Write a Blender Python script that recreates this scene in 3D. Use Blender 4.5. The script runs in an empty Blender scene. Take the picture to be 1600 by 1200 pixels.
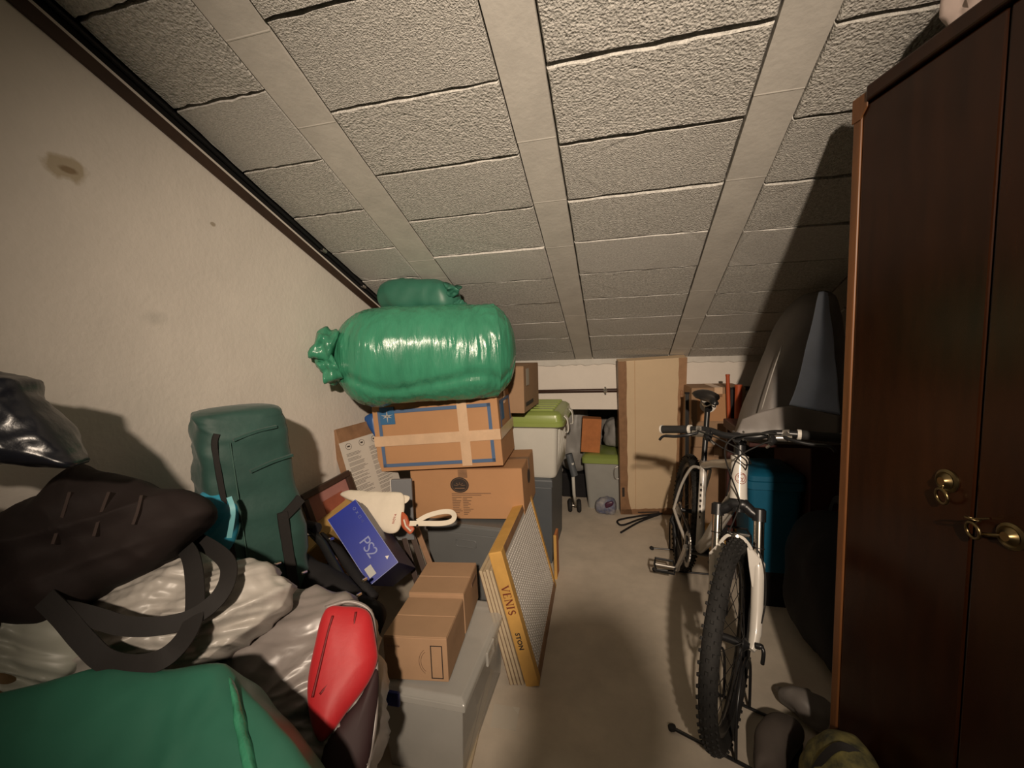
import bpy, bmesh, math, random
from mathutils import Vector, Matrix, Euler, noise
PI = math.pi
V = Vector
R = math.radians
scene = bpy.context.scene
COL = scene.collection
random.seed(7)

# ---------------------------------------------------------------- camera, light, exposure
FPX = 660.0                                   # focal length in pixels of the 1600 px wide frame
CAMZ = 1.34
MC = Matrix(((0.9707996, -0.01104694, -0.23963746),
             (0.23736776, -0.10029651, 0.96622831),
             (-0.03470866, -0.99489626, -0.09474562)))   # world axes from (right, down, forward)
cam_d = bpy.data.cameras.new('camera')
cam = bpy.data.objects.new('camera', cam_d)
COL.objects.link(cam)
cam_d.sensor_width = 36.0
cam_d.lens = FPX / 1600.0 * 36.0
cam_d.clip_start = 0.05
_r, _d, _f = MC.col[0], MC.col[1], MC.col[2]
cam.matrix_world = Matrix(((_r.x, -_d.x, -_f.x, 0.0), (_r.y, -_d.y, -_f.y, 0.0), (_r.z, -_d.z, -_f.z, CAMZ), (0, 0, 0, 1)))
scene.camera = cam

world = bpy.data.worlds.new('world')
scene.world = world
world.use_nodes = True
world.node_tree.nodes['Background'].inputs[0].default_value = (0.5, 0.55, 0.65, 1)
world.node_tree.nodes['Background'].inputs[1].default_value = 0.05

LAMP = V((0.28, -1.10, 2.03))
lamp_d = bpy.data.lights.new('bulb_light', 'SPOT')     # reflector bulb thrown into the attic
lamp_d.energy = 440.0
lamp_d.color = (1.0, 0.815, 0.635)
lamp_d.shadow_soft_size = 0.045
lamp_d.spot_size = R(68)
lamp_d.spot_blend = 1.0
lamp = bpy.data.objects.new('bulb_light', lamp_d)
COL.objects.link(lamp)
lamp.location = LAMP
lamp.rotation_euler = (V((-0.50, 2.6, 0.98)) - LAMP).to_track_quat('-Z', 'Y').to_euler()

scene.view_settings.view_transform = 'Standard'
scene.view_settings.look = 'None'
scene.view_settings.gamma = 1.0
scene.view_settings.use_curve_mapping = False
scene.view_settings.exposure = 0.0

# ---------------------------------------------------------------- helpers
CAM = V((0, 0, CAMZ))
def ray(x, y):
    return MC @ V((x - 800.0, y - 600.0, FPX))
def at(x, y, Y):
    d = ray(x, y); return CAM + d * (Y / d.y)
def atz(x, y, z):
    d = ray(x, y); return CAM + d * ((z - CAMZ) / d.z)
def atx(x, y, X):
    d = ray(x, y); return CAM + d * (X / d.x)
def onplane(x, y, P0, n):
    d = ray(x, y); return CAM + d * ((P0 - CAM).dot(n) / d.dot(n))
def catmull(pts, k=6, closed=False):
    P = [V(p) for p in pts]; n = len(P); out = []
    rng = n if closed else n - 1
    for i in range(rng):
        if closed:
            a, b, c, d = P[(i - 1) % n], P[i], P[(i + 1) % n], P[(i + 2) % n]
        else:
            a, b, c, d = P[max(i - 1, 0)], P[i], P[i + 1], P[min(i + 2, n - 1)]
        for j in range(k):
            t = j / k
            out.append(0.5 * ((2 * b) + (c - a) * t + (2 * a - 5 * b + 4 * c - d) * t * t + (3 * b - a - 3 * c + d) * t ** 3))
    if not closed: out.append(P[-1].copy())
    return out
def lin(r, g, b):
    f = lambda c: (c / 255 / 12.92) if c / 255 <= .04045 else ((c / 255 + .055) / 1.055) ** 2.4
    return (f(r), f(g), f(b))

class MB:
    """collects geometry for ONE mesh"""
    def __init__(s): s.v = []; s.f = []; s.smooth = False
    def add(s, vs, fs):
        o = len(s.v); s.v += [V(v) for v in vs]; s.f += [tuple(i + o for i in f) for f in fs]; return s
    def box(s, lo, hi, M=None):
        x0, y0, z0 = lo; x1, y1, z1 = hi
        vs = [V(p) for p in ((x0,y0,z0),(x1,y0,z0),(x1,y1,z0),(x0,y1,z0),(x0,y0,z1),(x1,y0,z1),(x1,y1,z1),(x0,y1,z1))]
        if M is not None: vs = [M @ v for v in vs]
        return s.add(vs, [(3,2,1,0),(4,5,6,7),(0,1,5,4),(1,2,6,5),(2,3,7,6),(3,0,4,7)])
    def hexa(s, c8):
        return s.add(c8, [(3,2,1,0),(4,5,6,7),(0,1,5,4),(1,2,6,5),(2,3,7,6),(3,0,4,7)])
    def prism(s, poly, ext):
        n = len(poly); e = V(ext)
        vs = [V(p) for p in poly] + [V(p) + e for p in poly]
        return s.add(vs, [tuple(range(n - 1, -1, -1)), tuple(range(n, 2 * n))] + [(i, (i + 1) % n, n + (i + 1) % n, n + i) for i in range(n)])
    def rings(s, rs, closed=True, cap=True):
        n = len(rs[0]); o = len(s.v)
        for r in rs: s.v += [V(p) for p in r]
        for k in range(len(rs) - 1):
            for i in range(n if closed else n - 1):
                j = (i + 1) % n
                s.f.append((o + k*n + i, o + k*n + j, o + (k+1)*n + j, o + (k+1)*n + i))
        if cap:
            s.f.append(tuple(o + i for i in range(n - 1, -1, -1)))
            s.f.append(tuple(o + (len(rs)-1)*n + i for i in range(n)))
        return s
    def tube(s, pts, r, n=8, cap=True, closed=False):
        pts = [V(p) for p in pts]; m = len(pts)
        rr = r if isinstance(r, (list, tuple)) else [r] * m
        rs = []; up = None
        for i, p in enumerate(pts):
            if closed: t = pts[(i + 1) % m] - pts[(i - 1) % m]
            else: t = pts[min(i + 1, m - 1)] - pts[max(i - 1, 0)]
            t = t.normalized() if t.length > 1e-9 else V((0, 0, 1))
            if up is None: up = V((0, 0, 1)) if abs(t.z) < .9 else V((1, 0, 0))
            a = (up - t * up.dot(t)); a = a.normalized() if a.length > 1e-6 else t.orthogonal().normalized()
            up = a; b = t.cross(a)
            rs.append([p + (a * math.cos(2*PI*k/n) + b * math.sin(2*PI*k/n)) * rr[i] for k in range(n)])
        if closed: rs.append(rs[0]); cap = False
        return s.rings(rs, True, cap)
    def cyl(s, a, b, r0, r1=None, n=14):
        return s.tube([a, b], [r0, r0 if r1 is None else r1], n)
    def lathe(s, c, ax, prof, n=20):
        """prof: (radius, along) pairs"""
        ax = V(ax).normalized(); u = ax.orthogonal().normalized(); w = ax.cross(u); c = V(c)
        return s.rings([[c + ax * h + (u * math.cos(2*PI*k/n) + w * math.sin(2*PI*k/n)) * r for k in range(n)] for r, h in prof], True, True)
    def torus(s, c, ax, R0, r, n=40, m=10, prof=None):
        ax = V(ax).normalized(); u = ax.orthogonal().normalized(); w = ax.cross(u); c = V(c); o = len(s.v)
        for i in range(n):
            d = u * math.cos(2*PI*i/n) + w * math.sin(2*PI*i/n)
            for k in range(m):
                a = 2*PI*k/m
                s.v.append(c + d * (R0 + r * math.cos(a)) + ax * (r * math.sin(a)))
        for i in range(n):
            for k in range(m):
                i2, k2 = (i + 1) % n, (k + 1) % m
                s.f.append((o + i*m + k, o + i2*m + k, o + i2*m + k2, o + i*m + k2))
        return s
    def ribbon(s, pts, nrm, w, th=.003):
        """flat strap along pts; nrm one normal or one per point"""
        pts = [V(p) for p in pts]; m = len(pts); rs = []
        for i, p in enumerate(pts):
            t = (pts[min(i+1, m-1)] - pts[max(i-1, 0)]).normalized()
            nn = V(nrm[i] if isinstance(nrm, list) else nrm)
            sd = t.cross(nn).normalized(); n2 = sd.cross(t).normalized()
            ww = (w[i] if isinstance(w, list) else w) / 2
            rs.append([p + sd*ww - n2*th/2, p + sd*ww + n2*th/2, p - sd*ww + n2*th/2, p - sd*ww - n2*th/2])
        return s.rings(rs, True, True)

MW = {}
def wm(parent): return MW.get(parent, Matrix.Identity(4))
def tag(o, label=None, cat=None, group=None, kind=None):
    if label: o['label'] = label
    if cat: o['category'] = cat
    if group: o['group'] = group
    if kind: o['kind'] = kind
    return o
def thing(name, label, cat, loc=(0,0,0), rot=(0,0,0), group=None):
    o = bpy.data.objects.new(name, None); COL.objects.link(o); o.empty_display_size = .05
    o.location = loc; o.rotation_euler = rot
    MW[o] = Matrix.Translation(V(loc)) @ Euler(rot, 'XYZ').to_matrix().to_4x4()
    return tag(o, label, cat, group)
def obj(name, mb, mat, parent=None, world=True, smooth=None, bevel=None, sub=0, label=None, kind=None, origin=None):
    """link one mesh object; verts are world (world=True) or in the parent's frame"""
    vs = mb.v
    if parent is not None:
        if world:
            inv = wm(parent).inverted(); vs = [inv @ v for v in vs]
        M = wm(parent)
    else:
        if origin is None:
            n = len(vs); c = sum(vs, V()) / n; origin = V((c.x, c.y, min(v.z for v in vs)))
        origin = V(origin); vs = [v - origin for v in vs]; M = Matrix.Translation(origin)
    me = bpy.data.meshes.new(name)
    me.from_pydata([tuple(v) for v in vs], [], mb.f)
    bm = bmesh.new(); bm.from_mesh(me); bmesh.ops.recalc_face_normals(bm, faces=bm.faces); bm.to_mesh(me); bm.free()
    sm = mb.smooth if smooth is None else smooth
    if sm:
        me.polygons.foreach_set('use_smooth', [True] * len(me.polygons))
        if sm == 'auto':
            me.set_sharp_from_angle(angle=R(38))
    me.materials.append(mat); me.update()
    o = bpy.data.objects.new(name, me); COL.objects.link(o)
    if parent is not None: o.parent = parent; MW[o] = M
    else: o.location = origin; MW[o] = M
    if bevel:
        b = o.modifiers.new('bevel', 'BEVEL'); b.width = bevel; b.segments = 2; b.limit_method = 'ANGLE'; b.angle_limit = R(40)
    if sub:
        b = o.modifiers.new('sub', 'SUBSURF'); b.levels = sub; b.render_levels = sub
    return tag(o, label, None, None, kind)
def text_mb(s, size, M, extrude=.0004, align='LEFT', spacing=1.0, shear=0.0, bold=0.0):
    cu = bpy.data.curves.new('t', 'FONT'); cu.body = s; cu.size = size; cu.extrude = extrude; cu.align_x = align
    cu.resolution_u = 3; cu.space_character = spacing; cu.shear = shear; cu.offset = bold
    ob = bpy.data.objects.new('t', cu); COL.objects.link(ob)
    dg = bpy.context.evaluated_depsgraph_get(); me = bpy.data.meshes.new_from_object(ob.evaluated_get(dg))
    mb = MB(); mb.add([M @ v.co for v in me.vertices], [tuple(p.vertices) for p in me.polygons])
    bpy.data.objects.remove(ob); bpy.data.curves.remove(cu); bpy.data.meshes.remove(me)
    return mb
def frame(o, x, y):
    """4x4 whose x,y axes follow x,y (world) and whose origin is o"""
    x = V(x).normalized(); z = x.cross(V(y)).normalized(); y = z.cross(x)
    m = Matrix((x, y, z)).transposed().to_4x4(); m.translation = V(o); return m

# ---------------------------------------------------------------- materials
def mat(name, col, rough=.6, metal=0.0, var=0.0, vscale=6.0, bump=None, col2=None, alpha=1.0, coat=0.0, spec=.5, trans=0.0, sss=0.0, sheen=0.0, aniso=None):
    """principled with noise colour variation; bump: list of (kind, scale, strength, distance)"""
    m = bpy.data.materials.new(name); m.use_nodes = True; nt = m.node_tree; N = nt.nodes; L = nt.links
    b = N['Principled BSDF']
    b.inputs['Roughness'].default_value = rough; b.inputs['Metallic'].default_value = metal
    b.inputs['Specular IOR Level'].default_value = spec; b.inputs['Alpha'].default_value = alpha
    b.inputs['Coat Weight'].default_value = coat; b.inputs['Coat Roughness'].default_value = .08
    b.inputs['Transmission Weight'].default_value = trans; b.inputs['Sheen Weight'].default_value = sheen
    b.inputs['Base Color'].default_value = (*col, 1)
    tc = N.new('ShaderNodeTexCoord'); co = tc.outputs['Object']
    if aniso:
        mp = N.new('ShaderNodeMapping'); mp.inputs['Scale'].default_value = aniso; L.new(co, mp.inputs[0]); co = mp.outputs[0]
    m['co'] = 0
    if var or col2:
        n = N.new('ShaderNodeTexNoise'); n.inputs['Scale'].default_value = vscale; n.inputs['Detail'].default_value = 6; n.inputs['Roughness'].default_value = .65
        L.new(co, n.inputs['Vector'])
        r = N.new('ShaderNodeValToRGB'); L.new(n.outputs['Fac'], r.inputs[0])
        c2 = col2 if col2 else tuple(c * (1 - var) for c in col)
        c1 = col if col2 else tuple(min(1, c * (1 + var * .6)) for c in col)
        r.color_ramp.elements[0].position = .33; r.color_ramp.elements[1].position = .68
        r.color_ramp.elements[0].color = (*c2, 1); r.color_ramp.elements[1].color = (*c1, 1)
        L.new(r.outputs[0], b.inputs['Base Color'])
    prev = None
    for kind, sc, st, di in (bump or []):
        if kind == 'noise':
            t = N.new('ShaderNodeTexNoise'); t.inputs['Scale'].default_value = sc; t.inputs['Detail'].default_value = 5; out = t.outputs['Fac']
        elif kind == 'vor':
            t = N.new('ShaderNodeTexVoronoi'); t.inputs['Scale'].default_value = sc; out = t.outputs['Distance']
        elif kind == 'wave':
            t = N.new('ShaderNodeTexWave'); t.inputs['Scale'].default_value = sc; t.inputs['Distortion'].default_value = .6; out = t.outputs['Fac']
        elif kind == 'ridge':
            t = N.new('ShaderNodeTexNoise'); t.noise_type = 'RIDGED_MULTIFRACTAL'; t.inputs['Scale'].default_value = sc; t.inputs['Detail'].default_value = 3; out = t.outputs['Fac']
        L.new(co, t.inputs['Vector'])
        bp = N.new('ShaderNodeBump'); bp.inputs['Strength'].default_value = st; bp.inputs['Distance'].default_value = di
        L.new(out, bp.inputs['Height'])
        if prev: L.new(prev, bp.inputs['Normal'])
        prev = bp.outputs[0]
    if prev: L.new(prev, b.inputs['Normal'])
    return m

M_block = mat('porous_concrete', (.60, .585, .545), .95, var=.34, vscale=95, bump=[('noise', 14, .18, .010), ('noise', 190, .9, .005), ('vor', 260, .6, .003)], spec=.2)
M_block_rough = mat('rough_porous_concrete', (.60, .585, .545), .95, var=.30, vscale=70, bump=[('noise', 50, .45, .008), ('noise', 160, .9, .006), ('vor', 150, .6, .004)], spec=.2)
M_block_fine = mat('fine_porous_concrete', (.58, .565, .53), .95, var=.22, vscale=110, bump=[('noise', 14, .12, .010), ('noise', 230, .7, .003)], spec=.2)
M_beam = mat('smooth_concrete', (.60, .575, .525), .9, var=.10, vscale=9, bump=[('noise', 60, .25, .003)], spec=.2)
M_gap = mat('dark_joint', (.05, .045, .04), 1.0)
M_plaster = mat('white_plaster', (.73, .675, .61), .9, var=.06, vscale=3, bump=[('noise', 7, .25, .01), ('noise', 60, .35, .003)], spec=.2)
M_floor = mat('screed_floor', (.57, .50, .41), .8, var=.13, vscale=5, bump=[('noise', 40, .15, .003)], spec=.3)
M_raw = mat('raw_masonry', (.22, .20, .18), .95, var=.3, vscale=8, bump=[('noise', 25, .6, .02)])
M_brownwood = mat('dark_brown_wood', (.05, .026, .016), .5, var=.3, vscale=5)
M_card = mat('brown_cardboard', (.47, .29, .165), .85, var=.10, vscale=4, bump=[('noise', 12, .12, .006)], spec=.25)
M_card2 = mat('tan_cardboard', (.40, .25, .148), .85, var=.10, vscale=4, bump=[('noise', 12, .12, .006)], spec=.25)
M_card3 = mat('dull_cardboard', (.33, .21, .125), .85, var=.12, vscale=4, bump=[('noise', 12, .12, .006)], spec=.25)
M_orangecard = mat('orange_cardboard', (.45, .245, .122), .8, var=.07, vscale=3, bump=[('noise', 12, .1, .006)], spec=.25)
M_tape = mat('packing_tape', (.62, .43, .28), .35, var=.10, vscale=14, bump=[('noise', 30, .2, .002)])
M_browntape = mat('brown_tape', (.27, .15, .08), .5, var=.2, vscale=20)
M_blueink = mat('blue_print', (.075, .13, .24), .8)
M_blackink = mat('black_print', (.03, .022, .018), .8)
M_darkink = mat('dark_brown_print', (.17, .10, .06), .85)
M_white = mat('white_paper', (.70, .66, .60), .8, var=.05)
M_green = mat('green_film', (.048, .25, .145), .24, var=.18, vscale=5, bump=[('noise', 14, .55, .010), ('noise', 40, .35, .004)], spec=.5, aniso=(3.2, 2.0, .45))
M_greend = mat('green_film_dull', (.032, .15, .10), .45, var=.15, vscale=4, bump=[('ridge', 7, .25, .006)], spec=.5)
M_greenlid = mat('olive_green_plastic', (.26, .33, .085), .3, var=.08, vscale=3)
M_palebox = mat('milky_plastic', (.56, .55, .50), .4, var=.05)
M_greyplastic = mat('grey_plastic', (.14, .145, .145), .42, var=.07, vscale=4)
M_slate = mat('slate_plastic', (.085, .095, .105), .5, var=.1, vscale=4)
M_tent = mat('bottle_green_nylon', (.022, .068, .056), .62, var=.2, vscale=6, bump=[('noise', 9, .3, .012), ('noise', 40, .2, .003)], sheen=.1)
M_black = mat('black_fabric', (.012, .011, .012), .8, var=.3, vscale=9, bump=[('noise', 60, .3, .002)], spec=.3)
M_blackweb = mat('black_webbing', (.02, .018, .017), .75, bump=[('noise', 90, .3, .002)], spec=.3)
M_duffel = mat('brown_black_fabric', (.016, .010, .009), .8, var=.3, vscale=5, bump=[('noise', 8, .35, .012), ('noise', 70, .25, .002)], spec=.3)
M_blackfilm = mat('black_film', (.008, .009, .013), .30, bump=[('noise', 30, .3, .006)], spec=.5)
M_whitefilm = mat('white_film', (.46, .43, .39), .38, var=.10, vscale=4, bump=[('ridge', 9, .8, .014), ('ridge', 24, .5, .006)], spec=.5)
M_greyfilm = mat('grey_film', (.25, .22, .205), .34, var=.12, vscale=4, bump=[('ridge', 6, .7, .014), ('ridge', 18, .4, .006)], spec=.5)
M_red = mat('red_fabric', (.47, .012, .018), .55, var=.15, vscale=5, bump=[('noise', 10, .25, .01)], sheen=.2)
M_cyan = mat('cyan_nylon', (.03, .27, .40), .4, var=.3, vscale=7, bump=[('noise', 12, .3, .008)])
M_blue = mat('royal_blue_card', (.008, .022, .26), .35, var=.12, vscale=5)
M_navy = mat('navy_card', (.010, .014, .10), .4, var=.15, vscale=5)
M_silverink = mat('silver_print', (.18, .21, .42), .5)
M_cream = mat('cream_canvas', (.68, .61, .50), .85, var=.06, vscale=8, bump=[('noise', 120, .25, .001), ('noise', 10, .2, .006)])
M_redthread = mat('red_thread', (.40, .05, .03), .8)
M_redleather = mat('red_leather', (.42, .085, .03), .5, var=.15, vscale=12)
M_chrome = mat('chrome', (.75, .72, .66), .18, metal=1.0)
M_silver = mat('brushed_aluminium', (.52, .49, .45), .35, metal=.9)
M_gold = mat('brass', (.22, .165, .08), .34, metal=1.0)
M_rubber = mat('black_rubber', (.022, .021, .020), .8, var=.3, vscale=20, spec=.3)
M_blackmetal = mat('black_metal', (.012, .012, .013), .35, spec=.5)
M_bikewhite = mat('white_paint', (.62, .585, .53), .35, coat=.3)
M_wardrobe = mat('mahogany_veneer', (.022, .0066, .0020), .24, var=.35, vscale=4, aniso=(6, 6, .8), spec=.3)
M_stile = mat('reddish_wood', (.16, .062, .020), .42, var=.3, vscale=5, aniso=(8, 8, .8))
M_cream_card = mat('cream_card', (.62, .475, .31), .7, var=.06, vscale=3)
M_tile_edge = mat('yellow_card', (.58, .33, .085), .7, var=.18, vscale=6)
M_mesh = mat('pale_embossed_sheet', (.55, .52, .48), .45, var=.05)
M_panel = mat('pale_raw_board', (.52, .42, .28), .8, var=.14, vscale=14)
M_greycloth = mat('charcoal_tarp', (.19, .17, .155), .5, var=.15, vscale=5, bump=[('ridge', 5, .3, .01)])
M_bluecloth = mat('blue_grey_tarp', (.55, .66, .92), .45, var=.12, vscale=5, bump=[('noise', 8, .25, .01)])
M_teal = mat('blue_plastic', (.006, .10, .18), .45, var=.1)
M_orange = mat('orange_red_paint', (.42, .075, .02), .5, var=.15)
M_terracotta = mat('terracotta', (.46, .17, .055), .85, var=.15, vscale=12, bump=[('noise', 40, .3, .003)])
M_pinkcloth = mat('pale_pink_cloth', (.50, .40, .36), .7, var=.12, vscale=6)
M_camo = mat('camouflage_cloth', (.22, .19, .06), .85, col2=(.028, .032, .022), vscale=24)
M_taupe = mat('taupe_felt', (.085, .068, .058), .85, var=.2, vscale=8, bump=[('noise', 30, .3, .003)])
M_frosted = mat('clear_plastic', (.62, .61, .57), .25, alpha=.45, var=.05)
M_bulb = bpy.data.materials.new('lit_bulb'); M_bulb.use_nodes = True
M_bulb.node_tree.nodes['Principled BSDF'].inputs['Emission Color'].default_value = (1, .8, .55, 1)
M_bulb.node_tree.nodes['Principled BSDF'].inputs['Emission Strength'].default_value = 30.0
# ---------------------------------------------------------------- the setting
ZC0, ZCG = 2.5224, 0.4160                     # ceiling height z = ZC0 - ZCG*y
def zc(y): return ZC0 - ZCG * y
XW, YB, XR, YN, YR = -1.288, 3.17, 1.62, -2.6, 3.95
CEIL_A = math.atan(ZCG)

fl = obj('floor', MB().box((XW - .12, YN, -.1), (XR + .12, YR + .1, 0)), M_floor, kind='structure', origin=(0, 0, 0))

# plaster wall with its old stain and two chips, placed by wall position
def stain(m, spots):
    nt = m.node_tree; N = nt.nodes; L = nt.links; b = N['Principled BSDF']
    src = b.inputs['Base Color'].links[0].from_socket
    tc = N.new('ShaderNodeTexCoord')
    nz = N.new('ShaderNodeTexNoise'); nz.inputs['Scale'].default_value = 22; nz.inputs['Detail'].default_value = 4; L.new(tc.outputs['Object'], nz.inputs['Vector'])
    for (y, z, ry, rz, col, fac, soft) in spots:
        mp = N.new('ShaderNodeMapping'); mp.vector_type = 'POINT'
        mp.inputs['Scale'].default_value = (0, 1 / ry, 1 / rz); mp.inputs['Location'].default_value = (0, -y / ry, -z / rz)
        L.new(tc.outputs['Object'], mp.inputs[0])
        ln = N.new('ShaderNodeVectorMath'); ln.operation = 'LENGTH'; L.new(mp.outputs[0], ln.inputs[0])
        ad = N.new('ShaderNodeMath'); ad.operation = 'MULTIPLY_ADD'; L.new(nz.outputs['Fac'], ad.inputs[0]); ad.inputs[1].default_value = 1.1; L.new(ln.outputs['Value'], ad.inputs[2])
        mr = N.new('ShaderNodeMapRange'); mr.inputs['From Min'].default_value = 1.45; mr.inputs['From Max'].default_value = 1.45 - soft
        mr.inputs['To Max'].default_value = fac; L.new(ad.outputs[0], mr.inputs['Value'])
        mx = N.new('ShaderNodeMix'); mx.data_type = 'RGBA'; L.new(mr.outputs[0], mx.inputs['Factor']); L.new(src, mx.inputs['A']); mx.inputs['B'].default_value = (*col, 1)
        src = mx.outputs['Result']
    L.new(src, b.inputs['Base Color'])
stain(M_plaster, [(.787, 1.800, .060, .036, (.36, .28, .16), .7, .28), (.790, 1.798, .026, .012, (.22, .15, .08), .75, .35),
                  (1.166, 1.768, .014, .010, (.34, .28, .20), .8, .3), (.95, 1.45, .05, .03, (.52, .49, .44), .5, .6)])
mb = MB()
GAPZ = .045
mb.prism([(XW - .12, YN, 0), (XW - .12, YR, 0), (XW - .12, YR, zc(YR) - GAPZ), (XW - .12, YN, zc(YN) - GAPZ)], (.12, 0, 0))
obj('wall_left', mb, M_plaster, kind='structure', origin=(XW, 0, 0))
M_gap_shade = mat('gap_shade_black', (.006, .005, .005), 1.0)
# black fill above the wall top; the gap's shade is put into its colour
mb = MB(); mb.prism([(XW - .12, YN, zc(YN) - GAPZ), (XW - .12, YR, zc(YR) - GAPZ), (XW - .12, YR, zc(YR) + .1), (XW - .12, YN, zc(YN) + .1)], (.105, 0, 0))
obj('gap_shade_fill', mb, M_gap_shade, kind='structure')
# brown batten under the ceiling along the left wall, with the pipe in the gap above
def slopebox(x0, x1, n0, n1, y0, y1):
    c = math.cos(CEIL_A); f = lambda y, n: (y, zc(y) - n / c)
    p = [f(y0, n0), f(y1, n0), f(y1, n1), f(y0, n1)]
    return MB().prism([(x0, a, b) for a, b in p], (x1 - x0, 0, 0))
obj('trim_1', slopebox(XW, XW + .009, .056, .092, YN, YB), M_brownwood, kind='structure', bevel=.002)
pp = [V((XW - .002, y, zc(y) - .012)) for y in (-2.5, 0, 1.0, 2.0, 3.0)]
pipe = thing('ceiling_pipe', 'thin dark pipe in the gap along top of left wall', 'pipe', pp[2])
obj('pipe_run', MB().tube(pp, .007), M_blackmetal, pipe)
for y in (1.72, 2.02):
    obj('pipe_clip', MB().tube([V((XW - .002, y - .01, zc(y) - .012)), V((XW - .002, y + .012, zc(y + .022) - .008))], .0095), M_silver, pipe)

# back wall: white ring beam, dark recess under it
obj('wall_back', MB().box((XW, YB, .830), (XR, YB + .22, zc(YB) + .06)), M_plaster, kind='structure', origin=(0, YB, 0), bevel=.006)
random.seed(3)
mb = MB()
top = []
xs = [XW + (XR - XW) * i / 90 for i in range(91)]
for x in xs: top.append((x, YB - .012 - .006 * random.random(), zc(YB) - .030 - .012 * random.random()))
mb.rings([[V(p), V((p[0], YB + .01, p[2] - .004)), V((p[0], YB + .01, zc(YB) + .01)), V((p[0], p[1], zc(YB) + .004))] for p in top])
obj('trim_3', mb, M_beam, kind='structure')
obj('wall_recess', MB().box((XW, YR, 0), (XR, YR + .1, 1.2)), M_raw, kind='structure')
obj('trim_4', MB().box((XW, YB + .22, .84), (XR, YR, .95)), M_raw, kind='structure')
obj('wall_right', MB().prism([(XR, YN, 0), (XR, YR, 0), (XR, YR, zc(YR) + .1), (XR, YN, zc(YN) + .1)], (.12, 0, 0)), M_plaster, kind='structure')
obj('wall_behind', MB().box((XW - .12, YN - .1, 0), (XR + .12, YN, zc(YN) + .2)), M_plaster, kind='structure')

# ceiling: rows of porous blocks between flat concrete joists
O = V((-.1672, 1.1494, 2.0442))
mb = MB()
c, s_ = math.cos(CEIL_A), math.sin(CEIL_A)
def sl(u, s, n): return V((u, O.y + s * c + n * s_, O.z - s * s_ + n * c))
mb.hexa([sl(-1.42, -4.2, .055), sl(1.75, -4.2, .055), sl(1.75, 3.2, .055), sl(-1.42, 3.2, .055), sl(-1.42, -4.2, .2), sl(1.75, -4.2, .2), sl(1.75, 3.2, .2), sl(-1.42, 3.2, .2)])
ceil = obj('ceiling', mb, M_gap, kind='structure', origin=O)
def block_mesh(w, l, seed):
    """rough-edged concrete block, underside at z=0"""
    rnd = random.Random(seed); P = []
    nx, ny = 16, 6
    j = lambda a: rnd.uniform(-a, a)
    nb = lambda k: .0035 * noise.noise(V((seed * 7.3, k * .55, 0)))
    for i in range(nx): P.append((w * i / nx, .0035 + nb(i) + j(.0018)))
    for i in range(ny): P.append((w - .0022 - abs(j(.0014)), l * i / ny))
    for i in range(nx): P.append((w - w * i / nx, l - .0035 + nb(i + 50) + j(.0018)))
    for i in range(ny): P.append((.0022 + abs(j(.0014)), l - l * i / ny))
    P = [(min(max(x, .0018), w - .0018), min(max(y, .001), l - .001)) for x, y in P]
    ce = V((w / 2, l / 2, 0))
    r0 = [ce + (V((x, y, 0)) - ce) * .987 + V((0, 0, -.0005 + j(.0012))) for x, y in P]
    r1 = [V((x, y, .005)) for x, y in P]
    r2 = [V((x, y, .056)) for x, y in P]
    m = MB(); n = len(P); m.rings([r0, r1, r2], True, False)
    m.f.append(tuple(range(n))); m.f.append(tuple(range(3 * n - 1, 2 * n - 1, -1)))
    return m
edges = [(-1.286, -.954, -.082), (-.815, -.293, .0144), (-.1672, .361, 0.0), (.487, 1.015, .0269), (1.141, 1.70, .01)]
rots = (-CEIL_A, 0, 0)
for si, (u0, u1, off) in enumerate(edges):
    meshes = []
    for k in range(5):
        o = obj('block', block_mesh(u1 - u0, .25, si * 10 + k), M_block, None, origin=(0, 0, 0))
        meshes.append(o.data); bpy.data.objects.remove(o)
    for jn in range(-9, 9):
        if off + .25 * (jn + 1) > 2.32: continue
        o = bpy.data.objects.new('block', meshes[(jn * 3 + si) % 5]); COL.objects.link(o)
        o.material_slots[0].link = 'OBJECT'; o.material_slots[0].material = M_block_rough if (si, jn) in ((2, 0), (2, -1), (3, 0), (3, -1), (1, 0), (0, -1)) else M_block_fine if (jn * 5 + si * 3) % 3 == 0 else M_block
        o.parent = ceil
        if jn < 2: o.scale = (1, {1: .984, 2: (.968 if jn in (-1, 0) else .978)}.get(si, .988), 1)
        o.location = sl(u0, off + .25 * jn, random.uniform(-.0035, .002)) - O
        o.rotation_euler = (-CEIL_A + R(random.uniform(-.35, .35)), R(random.uniform(-.25, .25)), R(random.uniform(-.25, .25)))
for a, b in [(-.954, -.815), (-.293, -.1672), (.361, .487), (1.015, 1.141)]:
    mb = MB(); n = 60; rs = []; ss = [-4.0 + 6.35 * i / n for i in range(n + 1)]
    seams = [-3.0 + .25 * k + random.uniform(-.07, .07) for k in range(21) if random.random() < .75]
    ss = sorted([(x, 0.0) for x in ss if min(abs(x - q) for q in seams) > .006] + [(q + d_, n_) for q in seams for d_, n_ in ((-.003, 0), (-.001, -.0006), (.001, -.0006), (.003, 0))])
    for s, nb_ in ss:
        e = .0015
        rs.append([sl(a + .002 + random.uniform(0, e), s, nb_), sl(b - .002 - random.uniform(0, e), s, nb_), sl(b - .002, s, .057), sl(a + .002, s, .057)])
    mb.rings(rs)
    obj('joist', mb, M_beam, ceil)
mb = MB(); mb.hexa([sl(-1.42, -4.2, .0), sl(1.75, -4.2, .0), sl(1.75, -2.26, .0), sl(-1.42, -2.26, .0), sl(-1.42, -4.2, .055), sl(1.75, -4.2, .055), sl(1.75, -2.26, .055), sl(-1.42, -2.26, .055)])
obj('render_coat', mb, M_beam, ceil)

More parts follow.
